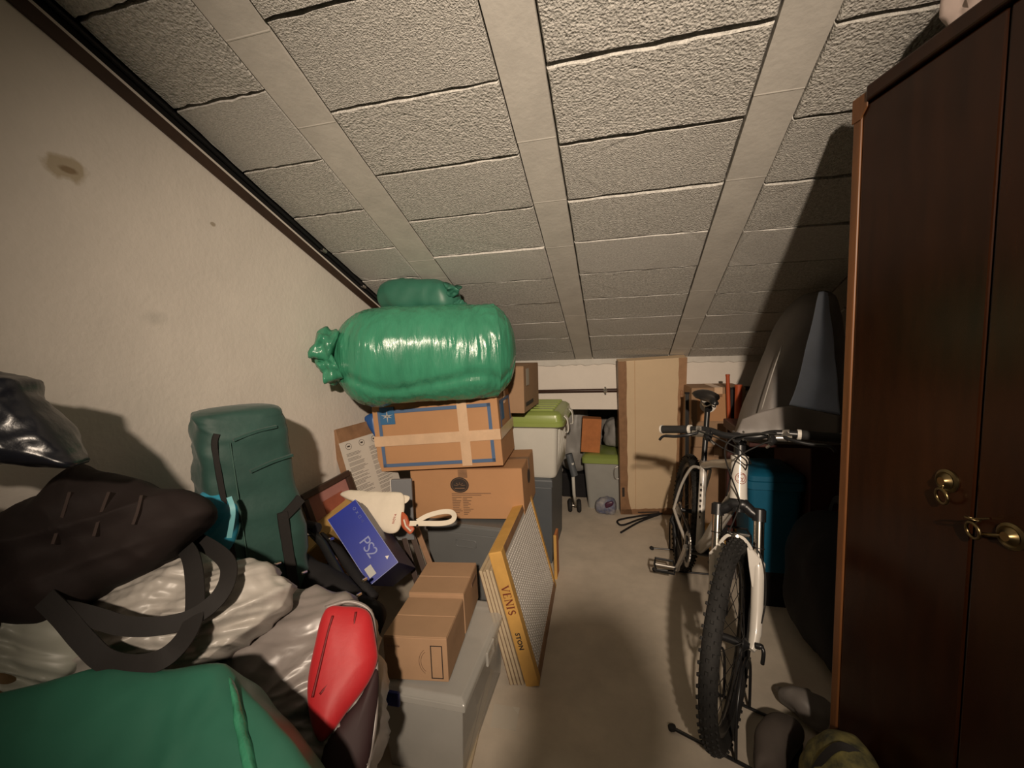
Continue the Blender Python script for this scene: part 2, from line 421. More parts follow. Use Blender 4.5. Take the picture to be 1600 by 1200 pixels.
# pipe rail along the ring beam
M_railbrown = mat('pipe_brown', (.04, .017, .011), .45)
rail = thing('wall_pipe', 'thin dark brown pipe clipped along the low white back wall', 'pipe', (-.3, YB - .02, .97))
obj('pipe_run', MB().tube([(-1.2, YB - .020, .966), (-.3, YB - .02, .974), (.9, YB - .02, .985)], .0135, 10), M_railbrown, rail, smooth=True)
for x in (-.078, -.95):
    mbc = MB().tube([(x - .012, YB - .02, .972), (x + .012, YB - .02, .977)], .0165, 10)
    mbc.box((x - .006, YB - .02, .945), (x + .006, YB, 1.003))
    obj('pipe_clip', mbc, M_chrome, rail)

# bare bulb on its cord, behind the photographer
bl = thing('pendant_bulb', 'bare warm bulb hanging on a cord behind the viewpoint', 'lamp', (LAMP.x, LAMP.y, LAMP.z))
obj('cord', MB().cyl((LAMP.x, LAMP.y, LAMP.z + .15), (LAMP.x, LAMP.y, zc(LAMP.y)), .004), M_blackmetal, bl)
obj('socket', MB().lathe((LAMP.x, LAMP.y, LAMP.z + .08), (0, 0, 1), [(.018, 0), (.022, .02), (.022, .06), (.008, .075)]), M_blackmetal, bl)
# ---------------------------------------------------------------- cardboard boxes and crates
def carton(name, label, loc, dims, ypr, m, tape=True, cat='box', flapgap=True, seam='y', group=None, bulge=.004, seed=1, tapem=None):
    """closed carton: body with softly bulging walls, two top flaps meeting at a seam, tape over it. local frame: base centre"""
    w, d, h = dims; ya, pi, ro = [R(a) for a in ypr]
    t = thing(name, label, cat, loc, (pi, ro, ya), group)
    m1 = MB(); n = 8; fth = .004; hb = h - fth
    rs = []
    N_ = 10
    for k in range(n + 1):
        z = hb * k / n; ring = []
        for side in range(4):
            for i in range(N_):
                f = i / N_
                u = (-w/2 + w*f, -d/2, 0, -1) if side == 0 else (w/2, -d/2 + d*f, 1, 0) if side == 1 else (w/2 - w*f, d/2, 0, 1) if side == 2 else (-w/2, d/2 - d*f, -1, 0)
                b = bulge * math.sin(PI * f) * math.sin(PI * k / n) * (.4 + noise.noise(V((seed * 3.1 + side, f * 1.5, k * .2)))) 
                ring.append(V((u[0] + u[2]*b, u[1] + u[3]*b, z)))
        rs.append(ring)
    m1.rings(rs)
    obj('body', m1, m, t, world=False, bevel=.0025)
    g = .0015
    e = .001
    if seam == 'y':   # seam runs front to back
        fl1 = ((-w/2 + e, -d/2 + e, hb), (-g, d/2 - e, h)); fl2 = ((g, -d/2 + e, hb), (w/2 - e, d/2 - e, h))
    else:
        fl1 = ((-w/2 + e, -d/2 + e, hb), (w/2 - e, -g, h)); fl2 = ((-w/2 + e, g, hb), (w/2 - e, d/2 - e, h))
    for a, b in (fl1, fl2): obj('flap', MB().box(a, b), m, t, world=False, bevel=.0015)
    if tape:
        tm = tapem or M_tape
        if seam == 'y':
            mt = MB().box((-.024, -d/2 - .0006, h), (.024, d/2 + .0006, h + .0006))
            mt.box((-.024, -d/2 - .0045, h - .06), (.024, -d/2 - .002, h + .0006))
        else:
            mt = MB().box((-w/2 - .0006, -.024, h), (w/2 + .0006, .024, h + .0006))
            mt.box((w/2 + .002, -.024, h - .06), (w/2 + .0045, .024, h + .0006))
        obj('tape', mt, tm, t, world=False)
    t['dims'] = 0
    del t['dims']
    return t
FE = .0052      # how far print stands off a front wall
def patch(x0, x1, z0, z1, y, th=.0006): return MB().box((x0, y - th, z0), (x1, y, z1))

# --- two small cartons on the clear box
def small_carton(label, loc, dims, ypr, seed):
    return carton('cardboard_box', label, loc, dims, ypr, M_card2, seam='x', tape=False, seed=seed, bulge=.003, group='small cardboard boxes on the clear box')
c2 = small_carton('small brown cardboard box with a black rectangle outline printed on its front', (-.627, 1.218, .300), (.205, .214, .142), (6.5, -2.0, -.8), 2)
w, d, h = .205, .214, .142
y = -d/2 - .0035
fr = MB(); x0, x1, z0, z1, tk = .050, .088, .012, .118, .0028
fr.box((x0, y - .0008, z0), (x0 + tk, y, z1)).box((x1 - tk, y - .0008, z0), (x1, y, z1)).box((x0, y - .0008, z0), (x1, y, z0 + tk)).box((x0, y - .0008, z1 - tk), (x1, y, z1))
obj('printed_outline', fr, M_blackink, c2, world=False)
obj('lettering', text_mb('This side', .012, frame((-.092, y, .108), (1, 0, 0), (0, 0, 1))), M_darkink, c2, world=False)
arcs = MB()
for rr in (.030, .036):
    arcs.tube([V((.048 - rr * math.cos(a), y, .065 + rr * 1.2 * math.sin(a))) for a in [R(-60 + 10 * i) for i in range(13)]], .0007, 4)
obj('printed_arcs', arcs, M_darkink, c2, world=False)
c1 = small_carton('small plain brown cardboard box right behind the outlined small box', (-.6520, 1.4425, .300), (.206, .222, .152), (6.6, -.7, -.9), 5)
obj('label_strip', MB().box((.1032, .00, .110), (.1068, .075, .124)), M_darkink, c1, world=False)

# --- clear plastic storage box under them
cb = thing('storage_box', 'clear plastic storage box with blue clip under the small cardboard boxes', 'storage box', (-.675, 1.375, 0))
x0, x1, y0, y1, zt = -.735, -.455, 1.085, 1.56, .268
def shell(x0, x1, y0, y1, z0, z1, ins, th=.004, floor=True):
    """open tapered tub"""
    m = MB(); o0 = [(x0+ins, y0+ins, z0), (x1-ins, y0+ins, z0), (x1-ins, y1-ins, z0), (x0+ins, y1-ins, z0)]; o1 = [(x0, y0, z1), (x1, y0, z1), (x1, y1, z1), (x0, y1, z1)]
    i1 = [(x0+th, y0+th, z1), (x1-th, y0+th, z1), (x1-th, y1-th, z1), (x0+th, y1-th, z1)]
    i0 = [(x0+ins+th, y0+ins+th, z0+th), (x1-ins-th, y0+ins+th, z0+th), (x1-ins-th, y1-ins-th, z0+th), (x0+ins+th, y1-ins-th, z0+th)]
    m.rings([[V(p) for p in q] for q in (o0, o1, i1, i0)]); return m
obj('tub', shell(x0, x1, y0, y1, 0, zt, .018), M_frosted, cb, bevel=.004)
obj('rim', MB().rings([[V(p) for p in q] for q in (
    [(x0-.010, y0-.010, zt-.012), (x1+.010, y0-.010, zt-.012), (x1+.010, y1+.010, zt-.012), (x0-.010, y1+.010, zt-.012)],
    [(x0-.012, y0-.012, zt+.014), (x1+.012, y0-.012, zt+.014), (x1+.012, y1+.012, zt+.014), (x0-.012, y1+.012, zt+.014)],
    [(x0+.004, y0+.004, zt+.028), (x1-.004, y0+.004, zt+.028), (x1-.004, y1-.004, zt+.028), (x0+.004, y1-.004, zt+.028)])]), M_frosted, cb, bevel=.004, label='clear lid with raised rim')
obj('clip', MB().box((x0 + .026, y0 - .022, zt - .022), (x0 + .082, y0 - .010, zt + .026)), mat('blue_clip', (.012, .025, .19), .4), cb, bevel=.005, label='blue locking clip')
obj('clip', MB().box((x1 + .010, 1.28, zt - .028), (x1 + .020, 1.36, zt + .024)), M_frosted, cb, bevel=.004, label='clear locking clip')
random.seed(5)
for k, (a, b, z0, z1, mm) in enumerate([((x0+.03, y0+.04), (x1-.04, y0+.24), .01, .10, M_greycloth), ((x0+.04, y0+.26), (x1-.05, y1-.04), .01, .13, M_taupe), ((x0+.05, y0+.08), (x1-.07, y0+.40), .135, .19, M_greyplastic)]):
    m_ = MB(); m_.box((a[0], a[1], z0), (b[0], b[1], z1)); tag(obj(['folded_cloth', 'folded_cloth', 'plastic_tray'][k], m_, mm, None, bevel=.02), ['dark grey folded cloth seen dimly in the clear storage box, near end', 'brown folded cloth seen dimly in the clear storage box, far end', 'grey plastic tray seen dimly in the clear storage box'][k], ['cloth', 'cloth', 'tray'][k])

# --- grey crate, logo carton, blue bordered carton, small carton
def crate(name, label, loc, dims, ypr, m, handles=True, lidh=.05):
    w, d, h = dims; ya, pi, ro = [R(a) for a in ypr]
    t = thing(name, label, 'storage box', loc, (pi, ro, ya))
    ins = .015
    mb = MB().rings([[V(p) for p in q] for q in ([(-w/2+ins, -d/2+ins, 0), (w/2-ins, -d/2+ins, 0), (w/2-ins, d/2-ins, 0), (-w/2+ins, d/2-ins, 0)],
        [(-w/2+.004, -d/2+.004, h-lidh), (w/2-.004, -d/2+.004, h-lidh), (w/2-.004, d/2-.004, h-lidh), (-w/2+.004, d/2-.004, h-lidh)])])
    obj('tub', mb, m, t, world=False, bevel=.006)
    mb = MB().rings([[V((x*s, y*s2, z)) for x, y in ((-w/2, -d/2), (w/2, -d/2), (w/2, d/2), (-w/2, d/2))] for s, s2, z in ((1.0, 1.0, h-lidh), (1.0, 1.0, h-.014), (.985, .985, h-.004), (.95, .95, h-.004), (.945, .945, h), )])
    obj('lid', mb, m, t, world=False, bevel=.004)
    if handles:
        hw = .055; z = h - lidh - .052; y = -d/2 + .006
        hm = MB(); pts = []
        for sx, sz in ((1, 1), (-1, 1), (-1, -1), (1, -1)):
            for k in range(5):
                a = R(90 * [(1,1),(-1,1),(-1,-1),(1,-1)].index((sx, sz)) + 22.5 * k)
                pts.append(V((sx * (hw - .012) + .012 * math.cos(a), y - .002, z + sz * .006 + .012 * math.sin(a))))
        hm.tube(pts, .003, 6, closed=True)
        obj('handle', hm, m, t, world=False, smooth=True)
    return t
crate('storage_crate', 'mid grey plastic lidded crate under the cardboard box with round dark logo', (-.724, 2.080, 0), (.441, .36, .452), (-4.4, 0, 0), M_greyplastic, lidh=.045)

lg = carton('cardboard_box', 'orange-brown cardboard box with round dark logo and small print block', (-.747, 2.143, .462), (.587, .380, .258), (2.8, -.2, -2.2), M_orangecard, seam='x', seed=11, tapem=M_browntape)
w, d, h = .587, .380, .258; y = -d/2 - .004
cx, cz = -.030, .178
lgm = MB().lathe((cx, y, cz), (0, -1, 0), [(.040, 0), (.040, .0008)], 28)
for v in lgm.v: v.x = cx + (v.x - cx) * 1.22
obj('round_logo', lgm, M_blackink, lg, world=False, label='dark round printed logo')
lo = MB()
for k in range(5):
    a = R(25 + 32 * k); lo.tube([V((cx + .007 * math.cos(a), y - .0012, cz - .006 + .007 * math.sin(a))), V((cx + .028 * math.cos(a), y - .0012, cz - .012 + .026 * math.sin(a)))], .0016, 4)
lo.tube([V((cx + .034 * math.cos(R(9 * k)), y - .0012, cz + .034 * math.sin(R(9 * k)))) for k in range(40)], .0010, 4, closed=True)
lo.box((cx - .022, y - .0016, cz - .020), (cx + .022, y - .0008, cz - .014))
for v in lo.v: v.x = cx + (v.x - cx) * 1.2
obj('logo_lines', lo, M_darkink, lg, world=False)
obj('side_logo', MB().lathe((w/2 + .0035, -.02, .170), (1, 0, 0), [(.040, 0), (.040, .0008)], 28), M_blackink, lg, world=False, label='dark round printed logo on the right side')
tp = MB().box((cx - .004, y - .0006, .215), (cx + .044, y, h)); obj('tape', tp, M_browntape, lg, world=False, label='brown tape strip above the logo')
pr = MB(); random.seed(2)
pr.box((-.075, y - .0005, .1325), (.130, y, .1355))
pr.box((-.075, y - .0005, .1235), (.080, y, .1265))
for k in range(11):
    z = .112 - k * .0088
    for cxx in (0, 1):
        L_ = random.uniform(.02, .052)
        x_ = -.075 + cxx * .056
        pr.box((x_, y - .0005, z), (x_ + L_, y, z + .0034))
obj('printed_text', pr, M_darkink, lg, world=False)

bb = carton('cardboard_box', 'large brown cardboard box with blue border and crossed clear tape', (-.872, 2.083, .732), (.647, .360, .345), (4.6, -.6, -3.6), M_orangecard, seam='x', seed=21)
w, d, h = .647, .360, .345; y = -d/2 - .0048
br = MB(); a0, a1, b0, b1, tk = -w/2 + .030, w/2 - .034, .022, h - .034, .017
br.box((a0, y - .0006, b0), (a0 + tk, y, b1)).box((a1 - tk, y - .0006, b0), (a1, y, b1)).box((a0, y - .0006, b0), (a1, y, b0 + tk)).box((a0 + .085, y - .0006, b1 - tk), (a1, y, b1))
obj('printed_border', br, M_blueink, bb, world=False, label='blue printed border')
x0, x1, z0, z1 = a0 + .012, a0 + .090, h - .105, h - .018
obj('printed_emblem', MB().box((x0, y - .0008, z0), (x1, y, z1)), mat('emblem_blue', (.035, .13, .27), .8), bb, world=False, label='blue square emblem with pale star figure')
st = MB(); cx, cz = (x0 + x1) / 2, (z0 + z1) / 2 - .002
for k, (dx, dz) in enumerate(((0, .034), (.033, .007), (.024, -.010), (0, -.034), (-.024, -.010), (-.033, .007))):
    n_ = V((dz, 0, -dx)).normalized() * .0042
    st.prism([(cx + n_.x, y - .0016, cz + n_.z), (cx + dx, y - .0016, cz + dz), (cx - n_.x, y - .0016, cz - n_.z)], (0, .0008, 0))
obj('emblem_star', st, mat('pale_print', (.42, .40, .36), .8), bb, world=False)
obj('tape', MB().box((-w/2 - .003, y - .0014, .130), (w/2 + .003, y - .0006, .182)), M_tape, bb, world=False)
obj('tape', MB().box((.122, y - .0022, .010), (.172, y - .0014, h + .001)), M_tape, bb, world=False)
xs_ = w/2 + .0045
sb = MB().box((xs_, -.155, .30), (xs_ + .0006, .12, .315)).box((xs_, -.155, .17), (xs_ + .0006, -.135, .315)).box((xs_, .10, .17), (xs_ + .0006, .12, .315))
obj('side_border', sb, M_blueink, bb, world=False)
obj('side_emblem', MB().box((xs_ + .0006, -.128, .215), (xs_ + .0012, -.06, .300)), bpy.data.materials['emblem_blue'], bb, world=False)
obj('side_tape', MB().box((xs_ + .0008, -d/2, .130), (xs_ + .0014, d/2, .182)), M_tape, bb, world=False)

sc_ = carton('cardboard_box', 'brown cardboard box with white side label behind the large green bag', (-.665, 2.465, .955), (.349, .40, .262), (-1.3, 0, .4), M_card3, seam='y', seed=31)
w, d, h = .349, .40, .262
obj('label_sticker', MB().box((w/2 + .004, -.16, .150), (w/2 + .0048, -.09, .245)), mat('greyed_label', (.40, .36, .30), .8), sc_, world=False, label='pale paper label')
obj('hand_hole', MB().box((w/2 + .003, -.17, .035), (w/2 + .0042, .02, .056)), M_blackink, sc_, world=False)

# --- olive-lidded box on a slate crate
lb = thing('storage_box', 'milky storage box with shiny olive green ribbed lid, beside the cardboard stack', 'storage box', (-.555, 2.64, .53))
x0, x1, y0, y1, zb, zl = -.80, -.312, 2.415, 2.93, .532, .845
tub = MB(); ins = .055
def rrect(x0, x1, y0, y1, r, z, n=5):
    P = []
    for cx_, cy_, a0 in ((x1 - r, y0 + r, -90), (x1 - r, y1 - r, 0), (x0 + r, y1 - r, 90), (x0 + r, y0 + r, 180)):
        for k in range(n + 1):
            a = R(a0 + 90 * k / n); P.append(V((cx_ + r * math.cos(a), cy_ + r * math.sin(a), z)))
    return P
tub.rings([rrect(x0 + .05, x1 - .05, y0 + .03, y1 - .03, .03, zb), rrect(x0 + .04, x1 - .04, y0 + .02, y1 - .02, .03, zb + .02), rrect(x0 + .025, x1 - .025, y0 + .012, y1 - .012, .03, zl)])
obj('tub', tub, M_palebox, lb, smooth='auto')
rb = MB()
for k in range(9):
    yy = y0 + .06 + k * .052
    rb.hexa([V((x1 - .052, yy, zb + .03)), V((x1 - .040, yy, zb + .03)), V((x1 - .040, yy + .016, zb + .03)), V((x1 - .052, yy + .016, zb + .03)),
             V((x1 - .032, yy, zl - .01)), V((x1 - .016, yy, zl - .01)), V((x1 - .016, yy + .016, zl - .01)), V((x1 - .032, yy + .016, zl - .01))])
obj('wall_ribs', rb, M_palebox, lb, bevel=.003)
lid = MB()
lid.rings([rrect(x0, x1, y0, y1, .035, zl - .004), rrect(x0 - .012, x1 + .012, y0 - .012, y1 + .012, .04, zl + .004), rrect(x0 - .012, x1 + .012, y0 - .012, y1 + .012, .04, zl + .026), rrect(x0 - .004, x1 + .004, y0 - .004, y1 + .004, .04, zl + .034),
           rrect(x0 + .002, x1 - .002, y0 + .002, y1 - .002, .04, zl + .070), rrect(x0 + .022, x1 - .022, y0 + .022, y1 - .022, .04, zl + .088), rrect(x0 + .06, x1 - .06, y0 + .06, y1 - .06, .03, zl + .090)])
obj('lid', lid, M_greenlid, lb, smooth='auto', label='shiny olive green lid')
for k in range(6):
    yy = y0 + .055 + k * .08
    obj('lid_rib', MB().rings([rrect(x0 + .05, x1 - .05, yy, yy + .042, .012, zl + .088, 3), rrect(x0 + .056, x1 - .056, yy + .006, yy + .036, .010, zl + .100, 3)]), M_greenlid, lb, smooth='auto')
for yy in (y0 + .10, y1 - .14):
    cm = MB(); P = [V((x1 + .014, 0, zl - .045)), V((x1 + .030, 0, zl - .035)), V((x1 + .026, 0, zl + .03)), V((x1 + .006, 0, zl + .055))]
    cm.ribbon([p + V((0, yy, 0)) for p in catmull(P, 4)], (1, 0, .2), .05, .006)
    obj('clip', cm, M_palebox, lb, label='white plastic clip handle')
crate('storage_crate', 'slate blue-grey crate on the floor under the olive-lidded box', (-.585, 2.675, 0), (.42, .52, .531), (0, 0, 0), M_slate, handles=False)

# --- tall flat carton wedged between floor and ceiling
M_rustprint = mat('rust_print', (.22, .06, .025), .8)
tc_ = thing('tall_carton', 'tall flat cream carton with brown taped edges leaning against back wall', 'box', (.245, 3.32, .002), (R(12.2), R(-2.0), R(7.0)))
w, d, h = .455, .075, 1.235
obj('body', MB().box((-w/2, -d/2, 0), (w/2, d/2, h)), M_cream_card, tc_, world=False, bevel=.003)
y = -d/2
tb = lambda a, b: MB().box(a, b)
random.seed(9)
def torn(x0, x1, z0, z1, ax):
    """tape strip with an uneven inner edge"""
    n = 22; m = MB(); rs = []
    for i in range(n + 1):
        f = i / n; e = random.uniform(-.003, .003)
        if ax == 'L': zz = z0 + (z1 - z0) * f; a, b = V((x0, 0, zz)), V((x1 + e + (.035 * max(0, .14 - f) / .14), 0, zz))
        elif ax == 'R': zz = z0 + (z1 - z0) * f; a, b = V((x0 + e, 0, zz)), V((x1, 0, zz))
        else: xx = x0 + (x1 - x0) * f; a, b = V((xx, 0, z0)), V((xx, 0, z1 + e))
        o = V((0, y - .0012, 0)); o2 = V((0, y, 0))
        rs.append([a + o, b + o, b + o2, a + o2])
    return m.rings(rs)
obj('edge_tape', torn(-w/2 - .001, -w/2 + .055, 0, h, 'L'), M_browntape, tc_, world=False, label='brown tape along the left edge')
obj('edge_tape', torn(w/2 - .052, w/2 + .001, 0, h, 'R'), mat('tan_tape', (.36, .21, .115), .5, var=.15, vscale=15), tc_, world=False, label='tan tape along the right edge')
obj('edge_tape', torn(-w/2, w/2, 0, .060, 'B'), M_browntape, tc_, world=False, label='brown tape along the foot')
obj('edge_tape', MB().box((-w/2 - .0012, -d/2 - .001, 0), (-w/2, d/2, h)), M_browntape, tc_, world=False)
obj('front_seam', MB().box((-.118, y - .0006, .06), (-.1150, y, h)), M_card, tc_, world=False)
for zz in (.26, .95):
    mk = MB()
    xx = w/2 - .030
    mk.box((xx - .008, y - .002, zz), (xx - .006, y - .0012, zz + .05)).box((xx + .006, y - .002, zz), (xx + .008, y - .0012, zz + .05)).box((xx - .008, y - .002, zz + .048), (xx + .008, y - .0012, zz + .05)).box((xx - .008, y - .002, zz + .024), (xx + .008, y - .0012, zz + .026))
    obj('printed_mark', mk, M_rustprint, tc_, world=False)
obj('printed_mark', MB().box((-w/2 + .012, y - .002, .17), (-w/2 + .030, y - .0012, .25)), M_blackink, tc_, world=False)
obj('printed_mark', MB().box((-.10, y - .002, .024), (.06, y - .0012, .034)), M_blackink, tc_, world=False)

# --- big tile carton "VENIS" with its embossed sheet, raw boards beside it
ang = -13.7
vn = thing('tile_carton', 'yellow-edged tile carton with a pale embossed sheet and red-brown capital lettering', 'box', (-.345, 1.849, .001), (0, R(ang), R(2.3)))
w, d, h = .052, .70, .555
th = .020
obj('back_tray', MB().box((-w/2, -d/2, 0), (-w/2 + .006, d/2, h)), M_tile_edge, vn, world=False)
obj('edge_strip', MB().box((-w/2, -d/2 - .001, 0), (w/2, -d/2 + .012, h)), M_tile_edge, vn, world=False, bevel=.003, label='yellow card spine facing the camera')
obj('edge_strip', MB().box((-w/2, d/2 - .012, 0), (w/2, d/2, h)), M_tile_edge, vn, world=False, bevel=.003)
obj('edge_strip', MB().box((-w/2, -d/2, h - .012), (w/2, d/2, h + .001)), M_tile_edge, vn, world=False, bevel=.003)
obj('edge_strip', MB().box((-w/2, -d/2, 0), (w/2, d/2, .012)), M_tile_edge, vn, world=False, bevel=.003)
for a, b, mm in (((w/2 - .004, -d/2, 0), (w/2 + .0008, -d/2 + .040, h), M_tile_edge), ((w/2 - .004, d/2 - .028, 0), (w/2 + .0008, d/2, h), M_tile_edge),
                 ((w/2 - .004, -d/2 + .040, 0), (w/2 + .0008, d/2 - .028, .035), M_browntape), ((w/2 - .004, -d/2 + .040, h - .03), (w/2 + .0008, d/2 - .028, h), M_browntape)):
    obj('card_lip', MB().box(a, b), mm, vn, world=False)
obj('embossed_sheet', MB().box((w/2 - .010, -d/2 + .03, .02), (w/2 - .003, d/2 - .03, h - .02)), M_mesh, vn, world=False, label='pale grey embossed sheet')
stf = MB()
ny, nz = 34, 27
for i in range(ny):
    for k in range(nz):
        yy = -d/2 + .050 + (d - .09) * (i + (.5 if k % 2 else 0)) / ny; zz = .042 + (h - .08) * k / nz
        if yy > d/2 - .042: continue
        r_ = .0075
        stf.add([(w/2 - .003, yy - r_, zz), (w/2 - .003, yy, zz - r_), (w/2 - .003, yy + r_, zz), (w/2 - .003, yy, zz + r_), (w/2 + .0012, yy, zz)], [(0, 1, 4), (1, 2, 4), (2, 3, 4), (3, 0, 4)])
obj('embossed_studs', stf, M_mesh, vn, world=False, kind='stuff')
ys = -d/2 - .0012
def serif_word():
    """VENIS in roman capitals with thick and thin strokes, reading down the spine"""
    m = MB(); H = .031
    def st(x0, y0, x1, y1, w):
        a, b = V((x0, y0, 0)), V((x1, y1, 0)); t = (b - a).normalized(); n_ = V((-t.y, t.x, 0)) * w / 2
        m.prism([a - n_, b - n_, b + n_, a + n_], (0, 0, .0006))
    TK, TN = .0056, .0022
    def sf(x, y, w=.0105): st(x - w / 2, y, x + w / 2, y, .0018)
    x = 0
    st(x + .002, H, x + .0125, 0, TK); st(x + .0125, 0, x + .022, H, TN); sf(x + .002, H); sf(x + .022, H, .008); x += .030
    st(x + .003, 0, x + .003, H, TK); st(x, H, x + .017, H, TN); st(x, H / 2, x + .013, H / 2, TN); st(x, 0, x + .018, 0, TN); st(x + .0165, H, x + .0165, H - .006, TN); st(x + .0175, 0, x + .0175, .007, TN); x += .026
    st(x + .002, 0, x + .002, H, TN); st(x + .002, H, x + .021, 0, TK); st(x + .021, 0, x + .021, H, TN); sf(x + .002, 0, .008); sf(x + .021, H, .008); sf(x + .001, H, .006); x += .031
    st(x + .002, 0, x + .002, H, TK); sf(x + .002, 0); sf(x + .002, H); x += .013
    P = catmull([V((.016, H - .006, 0)), V((.010, H - .001, 0)), V((.003, H - .006, 0)), V((.005, H * .58, 0)), V((.014, H * .40, 0)), V((.016, .007, 0)), V((.009, .0008, 0)), V((.001, .007, 0))], 5)
    m.ribbon([p + V((x, 0, .0003)) for p in P], (0, 0, 1), [TN + (TK - TN) * math.sin(PI * i / (len(P) - 1)) for i in range(len(P))], .0006)
    F_ = frame((-.014, ys, .418), (0, 0, -1), (1, 0, 0)); m.v = [F_ @ v for v in m.v]; return m
mred = mat('maroon_print', (.16, .03, .012), .8)
obj('lettering', serif_word(), mred, vn, world=False, label='VENIS in maroon capitals')
obj('lettering', text_mb('STON', .026, frame((-.010, ys, .225), (0, 0, -1), (1, 0, 0)), spacing=1.05, bold=.0008), M_blackink, vn, world=False, label='STON in black capitals')
for k in range(4):
    x_ = -.385 - k * .0145
    hh = .475 + [.0, .004, -.004, .0][k]
    b_ = thing('board', ['pale raw board next to the yellow tile carton, nearest of four', 'pale raw board, second away from the yellow tile carton', 'pale raw board, third away from the yellow tile carton', 'pale raw board farthest from the yellow tile carton, against the clear box'][k], 'board', (x_, 1.845, .001), (0, R(ang + .2 * k), R(2.3)), 'raw boards beside the tile carton')
    obj('panel', MB().box((-.006, -.345 - .003 * k, 0), (.006, .32, hh)), M_panel, b_, world=False, bevel=.0015)
    obj('edge_band', MB().box((-.0062, -.347 - .003 * k, 0), (-.0045, -.344 - .003 * k, hh)), M_darkink, b_, world=False)
# ---------------------------------------------------------------- mountain bike (front towards the camera, wheel and bars turned)
LEAN = .110
def W(y, z, s=0.0):
    """bike space: y along the bike (world Y), z up in the frame plane, s sideways (to the right of the picture)"""
    return V((.352 + LEAN * z + s, y + .062, z - LEAN * s))
SIDE = V((1, 0, -LEAN)).normalized(); UPB = V((LEAN, 0, 1)).normalized()
bike = thing('mountain_bike', 'white mountain bike with black knobbly tyres and turned handlebar in the aisle', 'bicycle', (.372, 1.95, 0))
# steering axis: through two points of the head tube
Hb, Ht = W(1.605, .745), W(1.655, .882)
AX = (Ht - Hb).normalized()
TH = R(-25)
fwd0 = V((0, -1, 0)); fwd0 = (fwd0 - AX * fwd0.dot(AX)).normalized()
rt0 = AX.cross(fwd0) * -1.0          # towards picture right
if rt0.x < 0: rt0 = -rt0
RQ = Matrix.Rotation(TH, 3, AX)
FW, RT = RQ @ fwd0, RQ @ rt0
CR = Hb - AX * .030                  # fork crown
def S(r, a, f): return CR + RT * r + AX * a + FW * f
WR = .331
axle = S(0, -.442, .043)
axle_shift = W(1.41, WR).z - axle.z

def wheel(name, c, ax, label=None, seed=1, disc=-1):
    """tyre is the wheel's own mesh; rim, hub, spokes, disc and tread are its sub-parts"""
    ax = V(ax).normalized(); u = ax.orthogonal().normalized(); w = ax.cross(u)
    D = lambda a: u * math.cos(a) + w * math.sin(a)
    m = MB().torus(c, ax, WR - .030, .0265, 56, 12)
    tyre = obj(name, m, M_rubber, bike, smooth=True, label=label)
    k = MB(); n = 62
    for i in range(n):
        for row, (phi, h, ll, ww) in enumerate(((0, .0060, .0105, .0085), (.52, .0060, .0085, .0065), (-.52, .0060, .0085, .0065), (1.02, .0068, .0105, .0060), (-1.02, .0068, .0105, .0060))):
            a = 2 * PI * (i + (.5 if row else 0)) / n
            d = D(a); tg = D(a + PI / 2)
            nrm = d * math.cos(phi) + ax * math.sin(phi); sd = ax * math.cos(phi) - d * math.sin(phi)
            o = c + d * (WR - .030) + nrm * .0255
            b = [o + tg * sx * ll / 2 + sd * sy * ww / 2 for sx, sy in ((-1, -1), (1, -1), (1, 1), (-1, 1))]
            k.hexa(b + [p + nrm * h - (p - o) * .18 for p in b])
    obj('tread_knobs', k, M_rubber, tyre, kind='stuff')
    rm = MB(); prof = [(-.012, WR - .052), (-.013, WR - .066), (-.005, WR - .076), (.005, WR - .076), (.013, WR - .066), (.012, WR - .052)]
    rs = []
    for i in range(57):
        a = 2 * PI * i / 56; rs.append([c + D(a) * r + ax * h for h, r in prof])
    rm.rings(rs, True, False); obj('rim', rm, M_blackmetal, tyre, smooth='auto')
    obj('hub', MB().lathe(c - ax * .055, ax, [(.008, -.004), (.010, 0), (.024, .012), (.024, .016), (.013, .022), (.013, .088), (.022, .094), (.022, .098), (.010, .110), (.008, .114)], 18), M_blackmetal, tyre, smooth='auto')
    sp = MB(); ns = 28
    for i in range(ns):
        a = 2 * PI * i / ns; off = (.36 if (i // 2) % 2 else -.36); sgn = 1 if i % 2 else -1
        sp.cyl(c + ax * sgn * .040 + D(a + off) * .021, c + D(a) * (WR - .070), .0012, n=4)
    obj('spokes', sp, M_blackmetal, tyre, kind='stuff')
    dm = MB(); o = c + ax * disc * .046
    rs = []
    for i in range(41):
        a = 2 * PI * i / 40; wv = .0025 * math.sin(a * 12)
        rs.append([o + D(a) * r + ax * h for r, h in ((.080 + wv, -.001), (.080 + wv, .001), (.062, .001), (.062, -.001))])
    dm.rings(rs, True, False)
    for i in range(6):
        a = 2 * PI * i / 6; dm.cyl(o + D(a) * .02, o + D(a + .35) * .064, .003, n=4)
    obj('brake_disc', dm, M_silver, tyre)
    return tyre
WAX = Matrix.Rotation(R(-2.5), 3, FW) @ RT
front = wheel('front_wheel', axle - RT * .004, WAX, 'knobbly front wheel turned to the side', 1, disc=-1)
rear_c = W(2.50, WR)
rear = wheel('rear_wheel', rear_c, SIDE, 'rear wheel partly hidden behind the fork', 2, disc=1)

# frame
def tubeobj(name, pts, r, m, n=12, parent=bike, label=None, smooth='auto'): return obj(name, MB().tube(pts, r, n), m, parent, smooth=smooth, label=label)
ht = tubeobj('head_tube', [Hb - AX * .006, Hb + (Ht - Hb) * .12, Hb + (Ht - Hb) * .5, Hb + (Ht - Hb) * .9, Ht + AX * .006], [.0300, .0288, .0278, .0298, .0308], M_bikewhite, 18)
